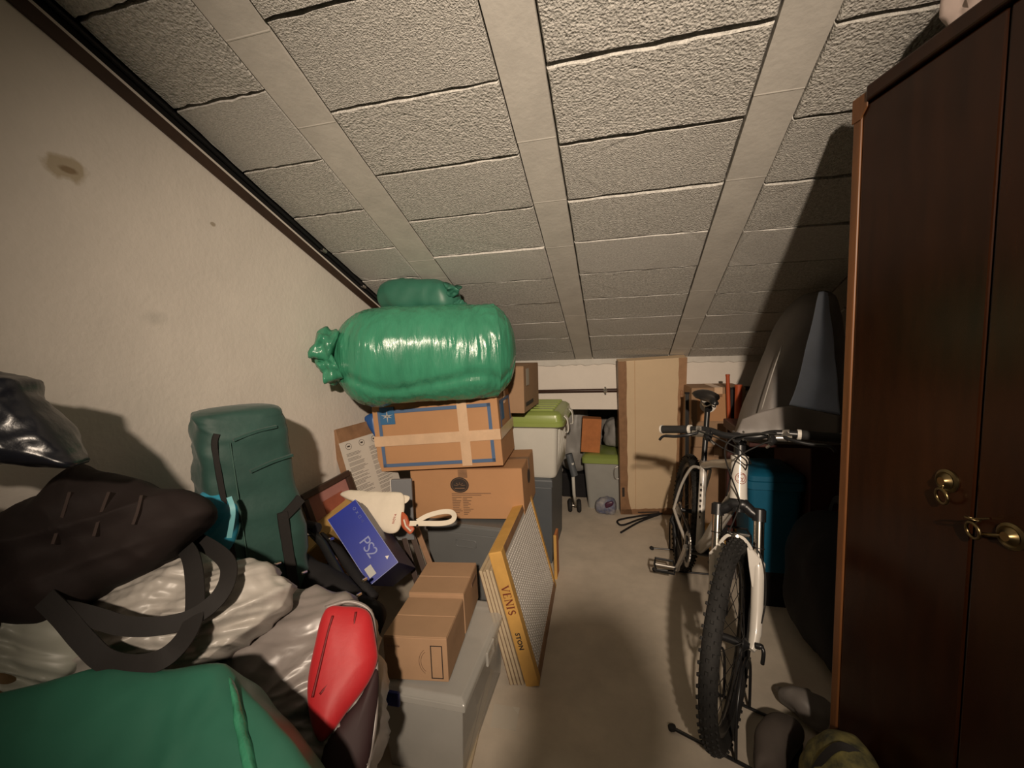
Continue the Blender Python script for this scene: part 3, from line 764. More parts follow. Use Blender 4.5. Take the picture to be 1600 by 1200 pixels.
# red swirl badge on the front of the head tube
bc = Hb + (Ht - Hb) * .47 + V((0, -1, 0)) * .0
bx, by = SIDE, AX
def onhead(a, b):
    r_ = .0286; return bc + by * b + SIDE * (r_ * math.sin(a / r_)) + fwd0 * (r_ * math.cos(a / r_))
bad = MB()
bad.tube([onhead(.0195 * math.cos(R(12 * k)), .0195 * math.sin(R(12 * k))) for k in range(30)], .0010, 5, closed=True)
bad.tube([onhead(a, b) for a, b in [(p.x, p.y) for p in catmull([(.004, .014, 0), (-.009, .011, 0), (-.010, .004, 0), (-.001, .001, 0), (.003, -.006, 0), (-.005, -.012, 0), (-.012, -.008, 0)], 5)]], .0010, 5)
bad.tube([onhead(a, b) for a, b in [(p.x, p.y) for p in catmull([(.004, .018, 0), (.013, .008, 0), (.012, -.006, 0), (.004, -.012, 0), (.003, -.002, 0), (.008, .003, 0)], 5)]], .0010, 5)
obj('badge', bad, mat('rust_red_ink', (.26, .045, .03), .6), ht, label='round red-brown swirl badge')
BBp = W(2.07, .300)
STt = W(2.215, .705)
tubeobj('top_tube', [Ht - AX * .022, W(1.80, .815), W(2.0, .760), STt - UPB * .018], [.021, .020, .019, .017], M_bikewhite)
tubeobj('down_tube', [Hb + AX * .022, W(1.72, .655), W(1.95, .41), BBp + UPB * .012], [.026, .028, .026, .024], M_bikewhite)
stb = tubeobj('seat_tube', [BBp, W(2.13, .47), STt], [.0185, .0175, .0175], M_bikewhite)
lt = MB()
for k in range(7):
    p = W(2.118 + .01 * k, .46 + .024 * k, -.0055); lt.box((p.x - .009, p.y - .0205, p.z - .007), (p.x - .003 + .003 * (k % 2), p.y - .0185, p.z + .006))
obj('seat_tube_lettering', lt, M_blackink, stb, kind='stuff', label='row of small dark marks down the tube')
for s in (-1, 1):
    tubeobj('seat_stay', catmull([W(2.21, .672, .012 * s), W(2.26, .655, .045 * s), W(2.38, .52, .062 * s), W(2.485, .345, .068 * s)], 5), .0074, M_bikewhite)
    tubeobj('chain_stay', catmull([W(2.075, .30, .025 * s), W(2.17, .303, .048 * s), W(2.34, .32, .062 * s), W(2.49, .335, .068 * s)], 5), .0084, M_bikewhite)
tubeobj('seat_clamp', [STt - UPB * .014, STt + UPB * .010], .0205, M_silver)
tubeobj('seat_post', [W(2.19, .63), W(2.215, .705), W(2.285, .965)], .0135, M_blackmetal)
# saddle
sd = MB(); secs = []
for y, hw, z, th in ((2.135, .006, 1.022, .010), (2.145, .018, 1.030, .020), (2.19, .021, 1.034, .024), (2.24, .026, 1.033, .027), (2.29, .042, 1.032, .030), (2.33, .062, 1.036, .033), (2.37, .070, 1.044, .034), (2.395, .062, 1.048, .028), (2.405, .035, 1.046, .012)):
    ring = []
    for k in range(14):
        a = 2 * PI * k / 14; x = math.cos(a); zz = math.sin(a)
        ring.append(W(y, z + (zz * th * .35 if zz > 0 else zz * th * .9) - .012 * abs(x) ** 2.2, hw * x))
    secs.append(ring)
sd.rings(secs); sad = obj('saddle', sd, M_blackmetal, bike, smooth=True, label='narrow black saddle')
rl = MB()
for s in (-1, 1): rl.tube(catmull([W(2.17, 1.012, .006 * s), W(2.22, .990, .020 * s), W(2.32, .988, .021 * s), W(2.375, 1.018, .026 * s)], 4), .0032, 6)
obj('saddle_rails', rl, M_silver, sad, kind='stuff')
tubeobj('seat_post_head', [W(2.262, .972), W(2.31, .985)], .019, M_blackmetal)

# fork
fk = obj('fork_crown', MB().tube(catmull([S(-.072, -.030, 0), S(-.045, -.016, .002), S(-.02, .004, .004), S(.02, .004, .004), S(.045, -.016, .002), S(.072, -.030, 0)], 5), [.019] * 5 + [.020] * 5 + [.025] * 6 + [.020] * 5 + [.019] * 5, 12), M_blackmetal, bike, smooth=True, label='black fork crown')
obj('steerer_base', MB().tube([S(0, -.022, 0), S(0, .022, 0)], [.024, .027], 16), M_blackmetal, bike, smooth='auto')
for s in (-1, 1):
    tubeobj('fork_cap', [S(.068 * s, -.044, 0), S(.068 * s, -.004, 0), S(.068 * s, .002, 0)], [.0222, .0222, .015], M_blackmetal, 16)
    tubeobj('stanchion', [S(.068 * s, -.235, 0), S(.068 * s, -.03, 0)], .0172, M_chrome, 16, label='shiny steel fork stanchion')
    tubeobj('wiper_ring', [S(.068 * s, -.104 if s < 0 else -.132, 0), S(.068 * s, -.108 if s < 0 else -.136, 0)], .0192, M_blackmetal, 14)
    tubeobj('fork_lower', [S(.067 * s, -.188, .0), S(.068 * s, -.20, 0), S(.068 * s, -.24, 0), S(.068 * s, -.33, .004), S(.066 * s, -.405, .012), S(.062 * s, -.445, .032), S(.058 * s, -.455, .040)],
            [.0200, .0215, .0205, .0195, .0185, .0150, .0110], M_bikewhite, 16, label='white fork lower leg')
    # flared white wing joining leg and arch
    obj('fork_brace_wing', MB().prism([S(.090 * s, -.182, .010), S(.070 * s, -.158, .020), S(.040 * s, -.128, .030), S(.036 * s, -.142, .030), S(.043 * s, -.20, .026), S(.052 * s, -.265, .018), S(.086 * s, -.275, .008)], FW * -.016), M_bikewhite, bike, bevel=.003)
arch = MB(); arch.ribbon(catmull([S(-.050, -.142, .024), S(-.038, -.122, .029), S(-.018, -.106, .034), S(.018, -.106, .034), S(.038, -.122, .029), S(.050, -.142, .024)], 5), FW, .011, .012)
obj('fork_arch', arch, M_bikewhite, bike, smooth='auto', bevel=.002)
obj('arch_boss', MB().lathe(S(0, -.108, .040), FW, [(.012, -.004), (.012, .004), (.004, .006)], 12), M_chrome, bike)
obj('axle_lever', MB().tube(catmull([S(.070, -.437, .043), S(.088, -.437, .043), S(.094, -.452, .045), S(.090, -.487, .035)], 4), [.010] * 5 + [.006] * 8, 8), M_blackmetal, bike, smooth=True)
obj('axle_nut', MB().lathe(S(-.062, -.437, .043), -RT, [(.011, 0), (.011, .014), (.006, .018)], 12), M_blackmetal, bike)
cal = MB().hexa([S(x, a, f) for a, f, x in ((-.39, -.055, -.060), (-.39, -.055, -.030), (-.39, -.02, -.030), (-.39, -.02, -.060), (-.31, -.055, -.060), (-.31, -.055, -.030), (-.31, -.02, -.030), (-.31, -.02, -.060))])
obj('brake_caliper', cal, M_blackmetal, bike, bevel=.005)

# stem, bars, controls
tubeobj('headset_spacers', [Ht + AX * .006, Ht + AX * .045], .0205, M_blackmetal, 16)
SC = Ht + AX * .062
obj('stem', MB().tube([SC - FW * .022, SC + FW * .02, SC + FW * .055, SC + FW * .075 + AX * .004], [.020, .019, .017, .021], 12), M_blackmetal, bike, smooth='auto', bevel=.002)
obj('stem_cap', MB().lathe(SC + AX * .018, AX, [(.019, -.03), (.019, .004), (.012, .008)], 14), M_blackmetal, bike)
BC = SC + FW * .080 + AX * .006 + RT * .010
def B(r, a=0, f=0): return BC + RT * r + AX * a + FW * f
for sx, sz in ((-.016, .014), (.016, .014), (-.016, -.014), (.016, -.014)):
    obj('stem_bolt', MB().lathe(B(sx, sz, .020), FW, [(.004, 0), (.004, .004)], 8), M_chrome, bike)
hb_pts = catmull([B(-.292, .020, -.048), B(-.20, .022, -.028), B(-.11, .020, -.012), B(-.06, .004, -.002), B(-.025, 0, 0), B(.025, 0, 0), B(.06, .004, -.002), B(.11, .020, -.012), B(.20, .022, -.028), B(.292, .020, -.048)], 5)
hb = obj('handlebar', MB().tube(hb_pts, .0125, 10), M_blackmetal, bike, smooth=True)
for s in (-1, 1):
    e0, e1 = B(.300 * s, .020, -.050), B(.172 * s, .022, -.024)
    d = (e1 - e0).normalized()
    g = obj('grip', MB().tube([e0 + d * .006, e0 + d * .02, e0 + d * .06, e0 + d * .1, e0 + d * .118], [.0165, .0165, .0158, .0162, .0165], 14), M_rubber, bike, smooth='auto', label='black rubber handlebar grip')
    obj('grip_collar', MB().tube([e0, e0 + d * .007], .0182, 14), M_bikewhite, g, label='white end collar')
    obj('grip_collar', MB().tube([e0 + d * .118, e0 + d * .129], .0178, 14), M_bikewhite, g, label='white inner collar')
    q = B(.142 * s, .020, -.020)
    lc = obj('brake_lever', MB().tube([q - d * s * 0 + FW * .004, q + FW * .026 - AX * .018, q + FW * .036 - AX * .022 - RT * .045 * s], [.014, .014, .009], 10), M_silver, bike, smooth='auto', label='silver brake lever body')
    obj('clamp', MB().tube([q - RT * .010, q + RT * .010], .0175, 14), M_silver, lc)
    obj('reservoir', MB().tube([q + FW * .024 - AX * .018 - RT * .050 * s, q + FW * .024 - AX * .018 + RT * .020 * s], [.0105, .0125], 10), M_chrome, lc, smooth='auto')
    obj('lever_blade', MB().tube(catmull([q + FW * .034 - AX * .016 - RT * .004 * s, q + FW * .050 - AX * .030 + RT * .03 * s, q + FW * .050 - AX * .038 + RT * .075 * s, q + FW * .054 - AX * .040 + RT * .118 * s, q + FW * .050 - AX * .056 + RT * .136 * s], 4), [.0062] * 12 + [.0050] * 5, 8), M_blackmetal, lc, smooth=True, label='black brake lever blade')
    sh = obj('gear_shifter', MB().tube([B(.105 * s, .012, -.008), B(.105 * s, -.006, .012), B(.100 * s, -.022, .022)], [.016, .017, .010], 10), M_blackmetal, bike, smooth='auto', label='black gear shifter pod')
    obj('shift_lever', MB().tube([B(.105 * s, -.018, .006), B(.085 * s, -.032, -.012)], .005, 6), M_silver, sh)
# cables
cb_ = [
 [B(-.14, .012, .02), B(-.06, -.02, .055), B(.01, -.055, .065), B(.04, -.09, .03), Ht - AX * .02 + RT * .035],
 [B(.13, .012, .02), B(.06, .005, .06), B(-.01, -.02, .075), B(-.035, -.08, .055), Hb + fwd0 * .045 - SIDE * .012, Hb + fwd0 * .04 - AX * .03 - SIDE * .006, S(-.02, -.10, .05)],
 [B(.105, -.01, .02), B(.07, -.035, .05), B(.02, -.07, .055), B(-.01, -.11, .03), Hb - SIDE * .04],
 [B(-.105, -.01, .02), B(-.05, -.05, .05), B(.03, -.09, .04), W(1.70, .80, .03)]]
for c_ in cb_: obj('cable', MB().tube(catmull(c_, 7), .0026, 6), M_rubber, bike, smooth=True, label='thin black control cable')
obj('brake_hose', MB().tube(catmull([S(-.02, -.10, .05), S(.060, -.13, .024), S(.090, -.20, .02), S(.094, -.30, .02), S(.084, -.37, .02)], 6), .0022, 6), M_rubber, bike, smooth=True)

# crank, chainring, pedals, chain, mech
obj('bottom_bracket', MB().cyl(W(2.07, .300, -.042), W(2.07, .300, .042), .021, n=16), M_blackmetal, bike, smooth='auto')
cr = MB(); o = W(2.07, .300, -.055); rs = []
for i in range(73):
    a = 2 * PI * i / 72; r_ = .082 + (.004 if i % 2 else 0)
    rs.append([o + (V((0, 1, 0)) * math.cos(a) + UPB * math.sin(a)) * r + SIDE * h for r, h in ((r_, -.002), (r_, .002), (.062, .002), (.062, -.002))])
cr.rings(rs, True, False); ring_ = obj('chainring', cr, M_silver, bike)
for k in range(4):
    a = R(45 + 90 * k); obj('spider_arm', MB().cyl(o, o + (V((0, 1, 0)) * math.cos(a) + UPB * math.sin(a)) * .066, .007, .005, 8), M_blackmetal, ring_)
ca = R(-62)
for s, a in ((-1, ca), (1, ca + PI)):
    dv = V((0, 1, 0)) * math.cos(a) + UPB * math.sin(a)
    p0 = W(2.07, .300, .062 * s); p1 = p0 + dv * .170 + SIDE * .012 * s
    obj('crank_arm', MB().tube([p0 - dv * .015, p0 + dv * .03, p1 - dv * .02, p1 + dv * .012], [.015, .014, .011, .013], 10), M_silver if s < 0 else M_blackmetal, bike, smooth='auto')
    pc = p1 + SIDE * .062 * s
    pd = obj('pedal', MB().cyl(p1, pc + SIDE * .046 * s, .007, n=10), M_silver, bike)
    fr_ = MB(); fw_ = V((0, 1, 0)) * .9 + UPB * .3; fw_.normalize(); u_ = SIDE.cross(fw_)
    P = [pc + SIDE * x + fw_ * y for x, y in ((-.044, -.042), (.044, -.042), (.050, 0), (.044, .042), (-.044, .042), (-.050, 0))]
    fr_.tube(P, .0065, 6, closed=True); obj('pedal_cage', fr_, M_blackmetal, pd)
ch = MB(); a0 = [W(2.07, .384, -.055), W(2.50, .365, -.045)]; a1 = [W(2.07, .216, -.055), W(2.42, .20, -.045), W(2.46, .235, -.045)]
for l in (a0, a1): ch.ribbon(l, SIDE, .010, .006)
obj('chain', ch, M_blackmetal, bike, kind='stuff')
obj('sprockets', MB().lathe(W(2.50, WR, -.058), SIDE, [(.022, 0), (.026, .004), (.032, .010), (.040, .018), (.047, .024), (.047, .026), (.015, .027)], 24), M_silver, bike)
obj('rear_derailleur', MB().tube([W(2.50, .30, -.060), W(2.48, .265, -.072), W(2.455, .245, -.058), W(2.42, .195, -.055)], [.010, .016, .012, .014], 8), M_blackmetal, bike, smooth='auto')

# wire floor stands that hold the wheels
def stand(label, c, dirv, ln, r=.0055, short=0):
    dv = V(dirv).normalized(); pv = V((-dv.y, dv.x, 0)); c = V(c)
    t = thing('bike_stand', label, 'bike stand', c, (0, 0, 0), 'wire floor stands of the bike')
    for k, (off, hw) in enumerate(((-ln / 2, .150), (ln / 2, .155))):
        a, b = c + dv * off - pv * (hw if k or not short else short), c + dv * off + pv * (hw if k or not short else hw)
        obj('foot_bar', MB().tube([a + V((0, 0, .012)), b + V((0, 0, .012))], r, 8), M_blackmetal, t)
        for e in (a, b): obj('end_plug', MB().lathe(e + V((0, 0, .012)), (e - c).normalized(), [(.009, -.012), (.012, -.004), (.012, .006), (.008, .011)], 10), M_rubber, t, smooth='auto')
    for s in (-1, 1):
        q = pv * .042 * s
        obj('wheel_hoop', MB().tube(catmull([c - dv * ln / 2 + q + V((0, 0, .016)), c - dv * ln / 2 + q + V((0, 0, .17)), c - dv * ln / 2 * .4 + q + V((0, 0, .25)), c + dv * ln / 2 * .4 + q + V((0, 0, .25)), c + dv * ln / 2 + q + V((0, 0, .17)), c + dv * ln / 2 + q + V((0, 0, .016))], 6), r * .9, 8), M_blackmetal, t, smooth=True)
    return t
fc = V((axle.x, axle.y, 0)); fdir = V((FW.x, FW.y, 0)).normalized()
stand('black wire floor stand around the front wheel of the mountain bike', fc + fdir * .015, fdir, .24, short=.07)
stand('black wire floor stand around the rear wheel of the mountain bike', V((rear_c.x - .03, rear_c.y + .02, 0)), (0, -1, 0), .26)
print('AXLE', axle, 'want', W(1.41, WR), 'BC', BC, 'low', axle.z - WR)
# ---------------------------------------------------------------- wardrobe on the right
wa = V((.596, 1.311, 0)); wd_ = V((.2116, -.9774, 0)); WANG = math.atan2(wd_.y, wd_.x)
# local frame: x along the front (towards the camera), y into the wardrobe, z up
wr = thing('wardrobe', 'tall dark mahogany two-door wardrobe with ring pulls at the right', 'wardrobe', wa, (0, 0, WANG))
WL, WD, WH = 1.16, .56, 1.925
lo = lambda a, b: MB().box(a, b)
obj('side_panel', lo((0, .012, 0), (.022, WD, WH - .02)), M_wardrobe, wr, world=False, bevel=.002)
obj('side_panel', lo((WL - .022, .012, 0), (WL, WD, WH - .02)), M_wardrobe, wr, world=False, bevel=.002)
obj('back_panel', lo((.022, WD - .008, .06), (WL - .022, WD, WH - .03)), M_wardrobe, wr, world=False)
obj('top_panel', lo((-.004, .0, WH - .022), (WL + .004, WD, WH)), M_wardrobe, wr, world=False, bevel=.003)
obj('base_plinth', lo((.022, .02, 0), (WL - .022, .04, .08)), M_wardrobe, wr, world=False)
obj('bottom_panel', lo((.022, .02, .08), (WL - .022, WD - .008, .10)), M_wardrobe, wr, world=False)
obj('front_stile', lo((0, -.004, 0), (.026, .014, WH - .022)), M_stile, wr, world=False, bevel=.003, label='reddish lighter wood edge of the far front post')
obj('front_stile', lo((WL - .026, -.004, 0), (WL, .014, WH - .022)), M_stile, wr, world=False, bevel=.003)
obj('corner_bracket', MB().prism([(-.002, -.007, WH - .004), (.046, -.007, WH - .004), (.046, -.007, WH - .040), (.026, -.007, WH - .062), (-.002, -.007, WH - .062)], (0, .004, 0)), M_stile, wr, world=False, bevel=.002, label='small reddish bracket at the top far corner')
obj('cornice', lo((.046, -.012, WH - .030), (WL + .004, .006, WH + .006)), M_wardrobe, wr, world=False, bevel=.005)
dx = [(.030, .342), (.346, .742), (.746, 1.130)]
for k, (a, b) in enumerate(dx):
    dr = obj('door', lo((a, -.002, .085), (b, .018, WH - .034)), M_wardrobe, wr, world=False, bevel=.004)
    if k == 2: continue
    hx = .291 if k == 0 else .410
    hz = 1.03 if k == 0 else .968
    obj('rosette', MB().lathe((hx, -.002, hz), (0, -1, 0), [(.024, 0), (.024, .003), (.019, .006), (.016, .004), (.010, .010), (.008, .014)], 24), M_gold, dr, world=False, smooth='auto', label='round brass rosette')
    s_ = 1 if k == 0 else -1
    rg = MB(); P = []
    for i in range(24):
        a_ = 2 * PI * i / 24; P.append(V((hx + (.004 if k == 0 else -.052 ) + .0155 * math.cos(a_), -.016 - .004 * math.sin(a_ + 1), hz - .030 + (.018 if k == 1 else 0) + .0150 * math.sin(a_))))
    rg.tube(P, .0030, 8, closed=True)
    obj('ring_pull', rg, M_gold, dr, world=False, smooth=True, label='brass ring pull')
    obj('pivot', MB().tube([(hx, -.010, hz), (hx + (.004 if k == 0 else -.036), -.016, hz - (.016 if k == 0 else .012))], .0035, 8), M_gold, dr, world=False, smooth=True)
obj('key', MB().tube([(.372, -.004, .985), (.372, -.026, .985)], .0022, 8), M_gold, wr, world=False)
obj('key_bow', MB().tube([(.372 + .010 * math.cos(R(20 * k)), -.033 - .009 * math.sin(R(20 * k)), .985 + .002 * math.sin(R(20*k))) for k in range(18)], .0018, 6, closed=True), M_gold, wr, world=False, smooth=True)

# ---------------------------------------------------------------- soft shapes
def smooth_poly(out, n, closed=True, k=6):
    P = catmull([V((x, y, 0)) for x, y in out], k, closed)
    L = [0]; m = len(P)
    for i in range(m): L.append(L[-1] + (P[(i + 1) % m] - P[i]).length)
    Q = []; j = 0
    for i in range(n):
        t = L[-1] * i / n
        while L[j + 1] < t: j += 1
        f = (t - L[j]) / max(L[j + 1] - L[j], 1e-9); Q.append(P[j].lerp(P[(j + 1) % m], f))
    return Q
def wrinkle(p, nrm, sets, seed):
    o = 0.0; sv = V((seed * 13.7, seed * 5.1, seed * 9.3))
    for kind, sc, amp in sets:
        if kind == 'd':      # long creases across direction sc[0]; fast along it, slow along the rest
            dv = V(sc[0]).normalized(); u = p.dot(dv); rest = p - dv * u
            wq = rest * sc[2] + sv
            uu = u * sc[1] + 1.1 * noise.noise(wq * .8) + seed
            nn_ = noise.noise(V((uu, wq.x * .5 + wq.y * .3, wq.z * .6 + 4.4)))
            o += amp * (1 - 2.4 * abs(nn_)); continue
        q = V((p.x * sc[0], p.y * sc[1], p.z * sc[2])) if isinstance(sc, tuple) else p * sc
        q = q + sv
        if kind == 'r':
            q = q + V((noise.noise(q * .7), noise.noise(q * .7 + V((9, 2, 4))), 0)) * .6
            o += amp * (1 - 2.2 * abs(noise.noise(q)))
        elif kind == 'n': o += amp * noise.noise(q)
        elif kind == 'd': pass
    return o
def pillow(out, P0, nrm, Tf, Tb, n=140, rings=26, pw=2.6, wr=(), seed=1, centre=None, edge=.5):
    """soft solid: its rim follows an outline in the plane (P0, nrm); bulges Tf towards nrm and Tb away"""
    nrm = V(nrm).normalized(); P0 = V(P0)
    if (CAM - P0).dot(nrm) < 0: nrm = -nrm
    Q = smooth_poly(out, n)
    rim = [onplane(q.x, q.y, P0, nrm) for q in Q]
    if centre: ce = onplane(centre[0], centre[1], P0, nrm)
    else: ce = sum(rim, V()) / n
    mb = MB(); rs = []
    def ring(r, T):
        h = T * max(0, 1 - r ** pw) ** edge; rr = []
        for p in rim:
            q = ce + (p - ce) * r + nrm * h
            w = wrinkle(q, nrm, wr, seed)
            rr.append(q + nrm * w * (1 if T > 0 else -1) + (p - ce).normalized() * w * .8 * r ** 4)
        return rr
    fr = [math.sin(PI / 2 * (k + .3) / (rings + .3)) for k in range(rings + 1)]
    for r in fr: rs.append(ring(r, Tf))
    nb = max(6, rings // 2)
    for k in range(nb - 1, -1, -1): rs.append(ring(math.sin(PI / 2 * (k + .5) / nb), -Tb))
    mb.rings(rs, True, True); mb.smooth = True
    return mb
def loft(secs, n=48, per=5, wr=(), seed=1, gather=None):
    """secs: (centre, u, v, exponent); superellipse rings along a smooth path"""
    C_ = catmull([s[0] for s in secs], per); U_ = catmull([s[1] for s in secs], per); V_ = catmull([s[2] for s in secs], per); m = len(C_)
    E_ = [secs[min(int(i / per), len(secs) - 1)][3] for i in range(m)]
    rs = []
    for i in range(m):
        e = 2.0 / E_[i]; r = []
        for k in range(n):
            a = 2 * PI * k / n; c_, s2 = math.cos(a), math.sin(a)
            x = math.copysign(abs(c_) ** e, c_); y = math.copysign(abs(s2) ** e, s2)
            q = C_[i] + U_[i] * x + V_[i] * y; d = (U_[i] * x + V_[i] * y)
            sz = d.length
            d = d.normalized() if sz > 1e-6 else d
            r.append(q + d * wrinkle(q, d, wr, seed) * min(1, sz / .06))
        rs.append(r)
    mb = MB().rings(rs, True, True); mb.smooth = True; return mb
def single(name, mb, m, label, cat, group=None, **kw):
    return tag(obj(name, mb, m, None, **kw), label, cat, group)
def strap(pts, w, m, parent, name='strap', th=.003, toward=None, k=8, smooth=True, label=None):
    P = catmull(pts, k); nr = []
    for p in P: nr.append((CAM - p).normalized() if toward is None else V(toward))
    return obj(name, MB().ribbon(P, nr, w, th), m, parent, smooth='auto', label=label)

# things lying on top of the wardrobe
wtop = lambda x, y, z=0: wa + wd_ * x + V((-wd_.y, wd_.x, 0)) * y + V((0, 0, WH + z))
ws = V((0.9774, .2116, 0))
single('plastic_bag', loft([(wtop(.20, .05, .06), ws * .005, V((0, 0, .005)), 2), (wtop(.215, .06, .05), ws * .05, V((0, 0, .045)), 2), (wtop(.26, .08, .05), ws * .06, V((0, 0, .048)), 2.4), (wtop(.31, .10, .05), ws * .06, V((0, 0, .045)), 2), (wtop(.33, .11, .05), ws * .005, V((0, 0, .005)), 2)], 32, 5, [('r', 26, .014), ('r', 60, .007), ('n', 60, .004)], 3), M_pinkcloth, 'crumpled pale pink bag on top of the wardrobe', 'bag')
bx_ = thing('cardboard_box', 'flat brown cardboard box on top of the wardrobe beside the pale pink bag', 'box', wtop(.56, .17, .001), (0, 0, WANG))
obj('body', lo((-.20, -.14, 0), (.20, .20, .075)), M_card3, bx_, world=False, bevel=.003)
for a, b in (((-.199, -.139, .075), (.199, .029, .078)), ((-.199, .031, .075), (.199, .199, .078))): obj('flap', lo(a, b), M_card3, bx_, world=False, bevel=.001)

# ---------------------------------------------------------------- behind the bike
# grey and blue tarpaulin cover over a tall bundle, standing on a drum
tp = thing('covered_bundle', 'bundle under a charcoal cover with a pale blue-grey side panel, behind the handlebar', 'covered bundle', (.78, 2.28, .86))
Yt = 2.1
f = lambda x, y, Y=Yt: at(x, y, Y)
A, B_, C_, D_ = f(1272, 452, 2.16), f(1298, 458, 2.10), f(1215, 490, 2.2), f(1313, 655, 2.05)
def fold_sheet(pts_grid, thick, wr, seed):
    """bilinear sheet through a small grid of points, thickened"""
    G = [[V(p) for p in row] for row in pts_grid]
    rows = [catmull(r, 8) for r in G]; cols = list(zip(*rows)); full = [catmull(list(c), 8) for c in cols]
    nu, nv = len(full), len(full[0]); mb = MB(); o = []
    for i in range(nu):
        for j in range(nv):
            a = full[min(i + 1, nu - 1)][j] - full[max(i - 1, 0)][j]; b = full[i][min(j + 1, nv - 1)] - full[i][max(j - 1, 0)]
            n_ = a.cross(b).normalized()
            if (CAM - full[i][j]).dot(n_) < 0: n_ = -n_
            w = wrinkle(full[i][j], n_, wr, seed)
            mb.v.append(full[i][j] + n_ * w); o.append(n_)
    N0 = nu * nv
    for i in range(N0): mb.v.append(mb.v[i] - o[i] * thick)
    idx = lambda i, j: i * nv + j
    for i in range(nu - 1):
        for j in range(nv - 1):
            mb.f.append((idx(i, j), idx(i + 1, j), idx(i + 1, j + 1), idx(i, j + 1)))
            mb.f.append((N0 + idx(i, j), N0 + idx(i, j + 1), N0 + idx(i + 1, j + 1), N0 + idx(i + 1, j)))
    for i in range(nu - 1):
        for j in (0, nv - 1): mb.f.append((idx(i, j), idx(i + 1, j), N0 + idx(i + 1, j), N0 + idx(i, j)))
    for j in range(nv - 1):
        for i in (0, nu - 1): mb.f.append((idx(i, j), idx(i, j + 1), N0 + idx(i, j + 1), N0 + idx(i, j)))
    mb.smooth = True; return mb
# body: tapered loft, from the foot (wide) to the ridge (narrow)
body = loft([(f(1232, 684, 2.25), V((.215, 0, 0)), V((0, .13, 0)), 4), (f(1232, 676, 2.25), V((.222, 0, 0)), V((0, .14, 0)), 4), (f(1243, 620, 2.27), V((.190, -.01, 0)), V((0, .14, 0)), 4),
             (f(1256, 550, 2.28), V((.145, -.01, 0)), V((0, .13, 0)), 3.5), (f(1264, 490, 2.28), V((.098, -.01, 0)), V((0, .11, 0)), 3), (f(1274, 462, 2.28), V((.060, -.01, 0)), V((0, .06, 0)), 2.5), (f(1279, 455, 2.28), V((.012, 0, 0)), V((0, .02, 0)), 2)],
            64, 6, [('n', 6, .010), ('r', (5, 5, 2.5), .006)], 4)
obj('cover', body, M_greycloth, tp, smooth=True)
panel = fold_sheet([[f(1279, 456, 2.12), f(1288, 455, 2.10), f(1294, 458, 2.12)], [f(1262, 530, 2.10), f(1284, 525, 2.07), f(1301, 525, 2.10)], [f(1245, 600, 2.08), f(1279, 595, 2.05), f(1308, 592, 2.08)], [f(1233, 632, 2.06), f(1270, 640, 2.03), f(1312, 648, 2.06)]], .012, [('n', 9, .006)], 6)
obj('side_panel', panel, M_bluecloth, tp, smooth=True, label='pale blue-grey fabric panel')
skirt = fold_sheet([[f(1160, 655, 2.05), f(1200, 640, 2.04), f(1240, 636, 2.02), f(1312, 650, 2.02)], [f(1152, 672, 2.03), f(1195, 672, 2.01), f(1240, 668, 1.99), f(1312, 676, 2.0)], [f(1145, 682, 2.03), f(1195, 686, 2.01), f(1240, 688, 1.99), f(1310, 690, 2.0)]], .010, [('n', 8, .008), ('r', 7, .006)], 8)
obj('skirt', skirt, M_greycloth, tp, smooth=True, label='folded charcoal hem')
obj('seam', MB().tube(catmull([f(1222, 540, 2.10), f(1208, 580, 2.09), f(1190, 640, 2.06)], 6), .0028, 6), mat('pale_piping', (.33, .31, .28), .5), tp, smooth=True, label='pale seam piping')
# what it stands on: a dark chest; and the blue barrel beside
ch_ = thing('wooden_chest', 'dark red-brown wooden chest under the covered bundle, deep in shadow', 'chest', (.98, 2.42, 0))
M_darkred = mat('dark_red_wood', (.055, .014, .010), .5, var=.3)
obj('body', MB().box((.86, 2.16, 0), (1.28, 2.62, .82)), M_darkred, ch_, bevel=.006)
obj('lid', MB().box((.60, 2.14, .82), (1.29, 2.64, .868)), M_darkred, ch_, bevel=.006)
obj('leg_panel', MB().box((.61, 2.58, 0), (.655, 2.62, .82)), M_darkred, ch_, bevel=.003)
bl_ = thing('plastic_drum', 'blue plastic tub standing on the floor behind the front fork', 'tub', (.735, 2.34, 0))
ctr = V((.735, 2.34, 0))
def rr4(hx, hy, r, z, c=ctr): return [p + V((c.x, c.y, 0)) for p in rrect(-hx, hx, -hy, hy, r, z, 4)]
obj('tub', MB().rings([rr4(.098, .13, .03, .18), rr4(.104, .137, .03, .30), rr4(.118, .150, .03, .63)]), M_teal, bl_, smooth='auto')
obj('rim', MB().rings([rr4(.119, .151, .03, .600), rr4(.126, .158, .03, .604), rr4(.126, .158, .03, .640), rr4(.112, .146, .03, .644)]), M_teal, bl_, smooth='auto')
obj('lid', MB().rings([rr4(.122, .154, .03, .644), rr4(.122, .154, .03, .668), rr4(.104, .136, .03, .680)]), M_teal, bl_, smooth='auto')
obj('base_ring', MB().rings([rr4(.090, .122, .03, .0), rr4(.098, .13, .03, .18)]), M_black, bl_, smooth='auto')

